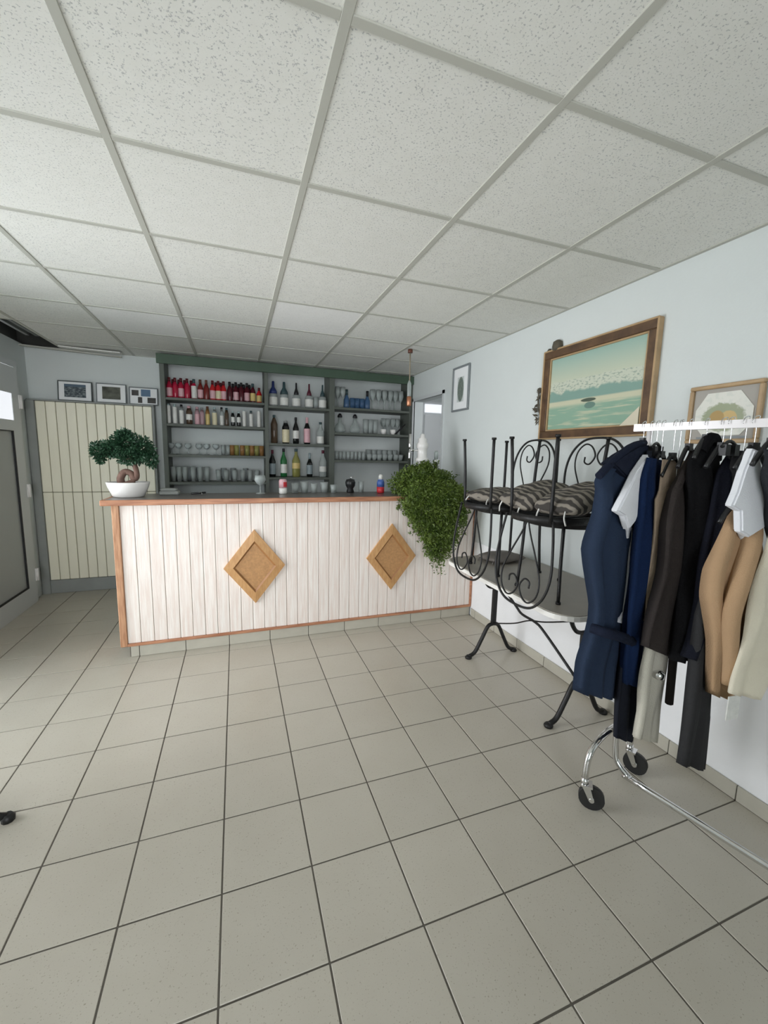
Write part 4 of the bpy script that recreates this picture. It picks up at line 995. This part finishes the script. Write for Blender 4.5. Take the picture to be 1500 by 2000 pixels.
G = {
'vest':(0.000,14,[(-0.084,1.523),(-0.209,1.478),(-0.325,1.398),(-0.299,1.346),(-0.293,1.250),(-0.333,1.138),(-0.316,1.077),(-0.260,0.907),(-0.260,0.845),(-0.275,0.785),(-0.317,0.691),(-0.322,0.564)],[(0.011,1.526),(0.036,1.356),(0.017,1.251),(-0.011,1.037),(0.001,0.812),(0.007,0.719),(-0.013,0.560),(-0.010,0.435)]),
'white_top':(0.030,14,[(-0.046,1.481),(-0.123,1.412),(-0.228,1.273),(-0.167,1.246),(-0.125,1.193),(-0.092,1.013),(-0.094,0.842),(-0.121,0.815)],[(-0.021,1.481),(-0.018,1.360),(-0.036,1.196),(-0.033,1.004),(-0.039,0.830),(-0.065,0.796)]),
'navy_trousers':(0.050,14,[(-0.097,1.403),(-0.115,1.265),(-0.110,0.958),(-0.105,0.633),(-0.083,0.305)],[(-0.001,1.402),(0.034,1.257),(0.052,0.931),(0.067,0.584),(0.071,0.229)]),
'blue':(0.070,14,[(-0.118,1.474),(-0.149,1.404),(-0.139,1.269),(-0.148,1.072),(-0.153,0.868),(-0.120,0.646),(-0.099,0.563)],[(0.010,1.463),(0.053,1.258),(0.037,1.048),(0.041,0.783),(0.019,0.607),(0.012,0.517)]),
'taupe':(0.110,14,[(-0.088,1.468),(-0.066,1.348),(-0.093,1.320),(-0.071,1.112),(-0.068,1.010),(-0.060,0.831)],[(0.103,1.465),(0.043,1.345),(0.017,1.225),(0.014,1.081),(-0.001,0.999),(-0.015,0.821)]),
'cream_tr':(0.130,14,[(-0.069,0.995),(-0.078,0.894),(-0.081,0.727),(-0.102,0.562),(-0.100,0.362)],[(0.045,0.977),(0.060,0.867),(0.074,0.687),(0.088,0.501),(0.082,0.276)]),
'brown':(0.160,14,[(0.001,1.502),(-0.108,1.353),(-0.120,1.242),(-0.121,1.051),(-0.164,0.842),(-0.177,0.781)],[(0.133,1.486),(0.154,1.264),(0.146,1.012),(0.141,0.772),(0.120,0.638)]),
'black1':(0.210,10,[(-0.025,1.534),(-0.088,1.465),(-0.049,1.281),(-0.030,1.050),(-0.041,0.892),(-0.047,0.710)],[(0.059,1.522),(0.098,1.429),(0.159,1.271),(0.165,1.025),(0.103,0.867),(0.031,0.701)]),
'black2':(0.260,0,[(0.055,1.504),(0.002,1.431),(-0.011,1.359),(-0.016,1.174),(-0.021,0.944),(-0.043,0.808),(-0.059,0.744)],[(0.105,1.505),(0.114,1.358),(0.085,1.226),(0.068,1.034),(0.052,0.896),(0.012,0.733)]),
'char_tr':(0.280,0,[(0.020,1.360),(-0.004,1.140),(-0.050,0.915),(-0.047,0.717),(-0.052,0.513),(-0.054,0.323)],[(0.075,1.360),(0.069,1.192),(0.023,1.004),(0.063,0.699),(0.112,0.479),(0.111,0.254)]),
'tan':(0.320,0,[(0.006,1.320),(-0.038,1.276),(-0.068,1.188),(-0.095,1.100),(-0.094,0.999),(-0.043,0.832),(-0.002,0.620)],[(0.106,1.309),(0.145,1.177),(0.169,1.100),(0.175,0.943),(0.140,0.767),(0.097,0.597)]),
'white2':(0.345,-5,[(-0.021,1.502),(-0.040,1.460),(-0.052,1.400),(-0.070,1.314),(-0.030,1.297),(-0.017,1.226),(0.051,1.133)],[(0.009,1.503),(0.049,1.418),(0.118,1.259),(0.070,1.233),(0.079,1.150),(0.061,1.118)]),
'cream':(0.390,-5,[(0.042,1.232),(0.020,1.109),(-0.008,0.948),(-0.027,0.764),(-0.038,0.665)],[(0.188,1.228),(0.204,0.931),(0.169,0.741),(0.130,0.623)]),
'dark3':(0.420,0,[(-0.111,1.507),(-0.076,1.422),(-0.008,1.281),(0.020,1.220)],[(0.033,1.471),(0.090,1.303),(0.113,1.163)]),

}
POLY = {
'sleeve1':(0.055,14,[(-0.094,1.484),(-0.170,1.419),(-0.232,1.339),(-0.282,1.279),(-0.223,1.257),(-0.183,1.204),(-0.142,1.232),(-0.108,1.295),(-0.096,1.383),(-0.077,1.461)]),
'sleeve2':(0.365,-5,[(-0.048,1.508),(-0.074,1.435),(-0.089,1.368),(-0.107,1.321),(-0.065,1.303),(-0.050,1.234),(-0.009,1.215),(0.034,1.235),(0.086,1.262),(0.052,1.333),(0.013,1.419),(-0.024,1.502)]),
'collar':(0.012,14,[(-0.104,1.519),(-0.215,1.481),(-0.287,1.449),(-0.241,1.430),(-0.160,1.391),(-0.097,1.411),(-0.007,1.451),(-0.015,1.522)]),

}
def panel(key, name, t, m, th):
    """soft flat piece of a garment, cut to its own outline"""
    s, a, P = POLY[key]; s0 = (Vector(t.location)-P0).dot(D)
    b = new_bm(); prism(b, P, -th/2, th/2, 'y')
    bmesh.ops.recalc_face_normals(b, faces=b.faces)
    bmesh.ops.bevel(b, geom=[e for e in b.edges if abs(e.verts[0].co.y-e.verts[1].co.y) < 1e-6], offset=.006, segments=2, affect='EDGES')
    o = obj(name, b, m, t); o.location = (0, -(s-s0), 0); return o
def hanger(s, a, label, zneck=1.53, span=.2, clip=False):
    t = thing('clothes_hanger', label, 'hanger', tuple(P0+D*s), math.radians(a), 'black hangers on the rack')
    b = new_bm(); tube(b, [(0, 0, zneck), (0, 0, zneck+.03), (0, 0, 1.570), (-.001, 0, 1.590), (.010, 0, 1.613), (.0, 0, 1.6165), (-.018, 0, 1.608), (-.021, 0, 1.592)], .0017, 6, 4); obj('hook', b, 'chrome', t)
    b = new_bm()
    if clip:
        tube(b, [(-span, 0, zneck-.02), (0, 0, zneck), (span, 0, zneck-.02)], .006, 7, 3)
        for q in (-span*.6, span*.6): box(b, q-.012, q+.012, -.012, .012, zneck-.05, zneck-.012)
    else:
        tube(b, [(-span, 0, zneck-.075), (-span*.6, 0, zneck-.035), (-.02, 0, zneck-.004), (0, 0, zneck), (.02, 0, zneck-.004), (span*.6, 0, zneck-.035), (span, 0, zneck-.075)], .008, 7, 3)
        box(b, -.016, .016, -.008, .008, zneck-.012, zneck+.014)
    obj('shoulders', b, 'black', t)
    return t
def garment(key, name, label, cat, m, th, folds=4, amp=.01, ext=0, zoff=0, hang='', clip=False, top=None, zneck=None):
    s, a, L, R = G[key]
    if ext: R = [(u+ext, z) for u, z in R]
    if top: L = top[0]+L; R = top[1]+R
    t = thing(name, label, cat, tuple(P0+D*s), math.radians(a))
    obj('fabric', garment_bm(L, R, th, folds, amp, seed=len(label)), m, t)
    zt = max(L[0][1], R[0][1])
    hanger(s, a, hang, zneck=(zneck or min(1.555, zt+.012)), span=(.04 if clip else .075), clip=clip)
    return t, s, a
t, s, a = garment('vest', 'sleeveless_dress', 'long sleeveless navy dress with a tied belt, farthest garment on the rack', 'dress', 'f_navy', .05, 7, .020, .0, hang='black hanger holding the navy sleeveless dress')
b = new_bm(); tube(b, [(-.255, .0, .810), (-.24, -.05, .805), (-.18, -.075, .785), (-.1, -.075, .75), (-.02, -.06, .715)], .021, 8, 4); tube(b, [(-.255, .0, .810), (-.1, .05, .76), (0, .04, .72)], .018, 8, 4); obj('belt', b, 'f_navydark', t)
b = new_bm(); tube(b, [(-.327, -.012, 1.402), (-.26, -.02, 1.452), (-.15, -.024, 1.51), (-.04, -.022, 1.53)], .014, 8, 4); obj('shoulder_seam', b, 'f_navydark', t)
panel('collar', 'collar', t, 'f_navydark', .05)
t, s, a = garment('white_top', 'white_shirt', 'white short sleeved shirt right beside the navy dress', 'shirt', 'f_white', .026, 3, .004, .0, hang='black hanger holding the white shirt beside the navy dress')
panel('sleeve1', 'sleeve', t, 'f_white', .03)
garment('navy_trousers', 'navy_trousers', 'long dark trousers hanging below the blue jacket', 'trousers', 'f_ink', .03, 6, .009, .0, clip=True, top=([(-.08, 1.50)], [(.0, 1.50)]), zneck=1.53, hang='black clip hanger holding the long dark trousers')
t, s, a = garment('blue', 'blue_jacket', 'royal blue jacket hanging right of the white shirt', 'jacket', 'f_blue', .04, 6, .012, .02, hang='black hanger holding the royal blue jacket')
garment('taupe', 'taupe_cardigan', 'thin taupe cardigan between the blue jacket and the brown coat', 'cardigan', 'f_taupe', .022, 5, .006, .0, hang='black hanger holding the taupe cardigan')
garment('cream_tr', 'cream_trousers', 'cream trousers hanging low below the cardigan and brown coat', 'trousers', 'f_cream', .04, 5, .008, .0, clip=True, hang='black clip hanger holding the cream trousers', zneck=.98)
t, s, a = garment('brown', 'brown_coat', 'charcoal brown coat with a loose tie hanging below its hem', 'coat', 'f_brown', .045, 7, .014, .02, hang='black hanger holding the charcoal brown coat')
b = new_bm(); tube(b, [(.06, -.01, .80), (.07, -.012, .60), (.085, -.01, .47)], .016, 8, 3); obj('loose_tie', b, 'f_brown', t)
b = new_bm(); lathe(b, [(.004, 0), (.022, .01), (.022, .03), (.004, .04)], cx=-.02, cz=.60, seg=12); obj('silver_button', b, 'chrome', t)
t, s, a = garment('black1', 'black_coat', 'black coat with raised collar in the middle of the rack', 'coat', 'f_black', .055, 4, .012, .02, hang='black hanger holding the black coat')
b = new_bm(); tube(b, [(-.03, 0, 1.50), (.0, -.01, 1.545), (.05, -.01, 1.535), (.09, 0, 1.47)], .02, 8, 4); obj('collar', b, 'f_black', t)
for k in range(3):
    b = new_bm(); lathe(b, [(.002, -.004), (.009, 0), (.002, .004)], cz=0, seg=10); o = obj('button', b, 'lgrey', t); o.location = (.03+.03*k, -.045, 1.36-.12*k); o.rotation_euler = (PI/2, 0, 0)
t, s, a = garment('black2', 'navy_black_jacket', 'dark navy black jacket left of the tan coat', 'jacket', 'f_blacknavy', .045, 4, .012, .0, hang='black hanger holding the dark navy black jacket')
b = new_bm(); tube(b, [(.06, -.03, 1.45), (.03, -.04, 1.25), (-.0, -.035, 1.0)], .006, 6, 3); obj('lapel_edge', b, 'f_dark3', t)
garment('char_tr', 'charcoal_trousers', 'long charcoal trousers reaching almost to the floor', 'trousers', 'f_char', .035, 4, .008, .0, clip=True, top=([(.03, 1.50)], [(.075, 1.50)]), zneck=1.535, hang='black clip hanger holding the charcoal trousers')
t, s, a = garment('tan', 'tan_coat', 'tan coat with soft folds between the charcoal trousers and the cream coat', 'coat', 'f_tan', .05, 8, .016, .02, hang='black hanger holding the tan coat')
b = new_bm(); tube(b, [(.05, -.01, 1.30), (.04, -.035, 1.20), (.0, -.045, 1.06), (-.03, -.05, .94), (.0, -.045, .80), (.02, -.04, .68)], (.036, .022), 12, 5); obj('sleeve', b, 'f_tan', t)
t, s, a = garment('white2', 'white_blouse', 'white short sleeved blouse in front of the tan coat, nearest white garment', 'blouse', 'f_white', .024, 3, .004, .01, hang='black hanger holding the white blouse over the tan coat')
panel('sleeve2', 'sleeve', t, 'f_white', .03)
garment('cream', 'cream_coat', 'wide cream coat cut by the right edge of the photo', 'coat', 'f_ecru', .035, 3, .008, .0, hang='black hanger holding the cream coat', zneck=1.53)
garment('dark3', 'dark_jacket', 'dark grey jacket at the right edge beside the white blouse', 'jacket', 'f_dark3', .04, 4, .01, .0, hang='black hanger holding the dark grey jacket')
# white paper tag below the coats
t = thing('price_tag', 'white paper tag hanging below the cream coat hem', 'tag', tuple(P0+D*.40), math.radians(-5))
b = new_bm(); cbox(b, -.045, .012, -.002, .002, .565, .655, .001); obj('card', b, 'lwhite', t)
b = new_bm(); tube(b, [(-.01, 0, .655), (-.008, 0, .69)], .0012, 5, 0); obj('thread', b, 'lwhite', t)
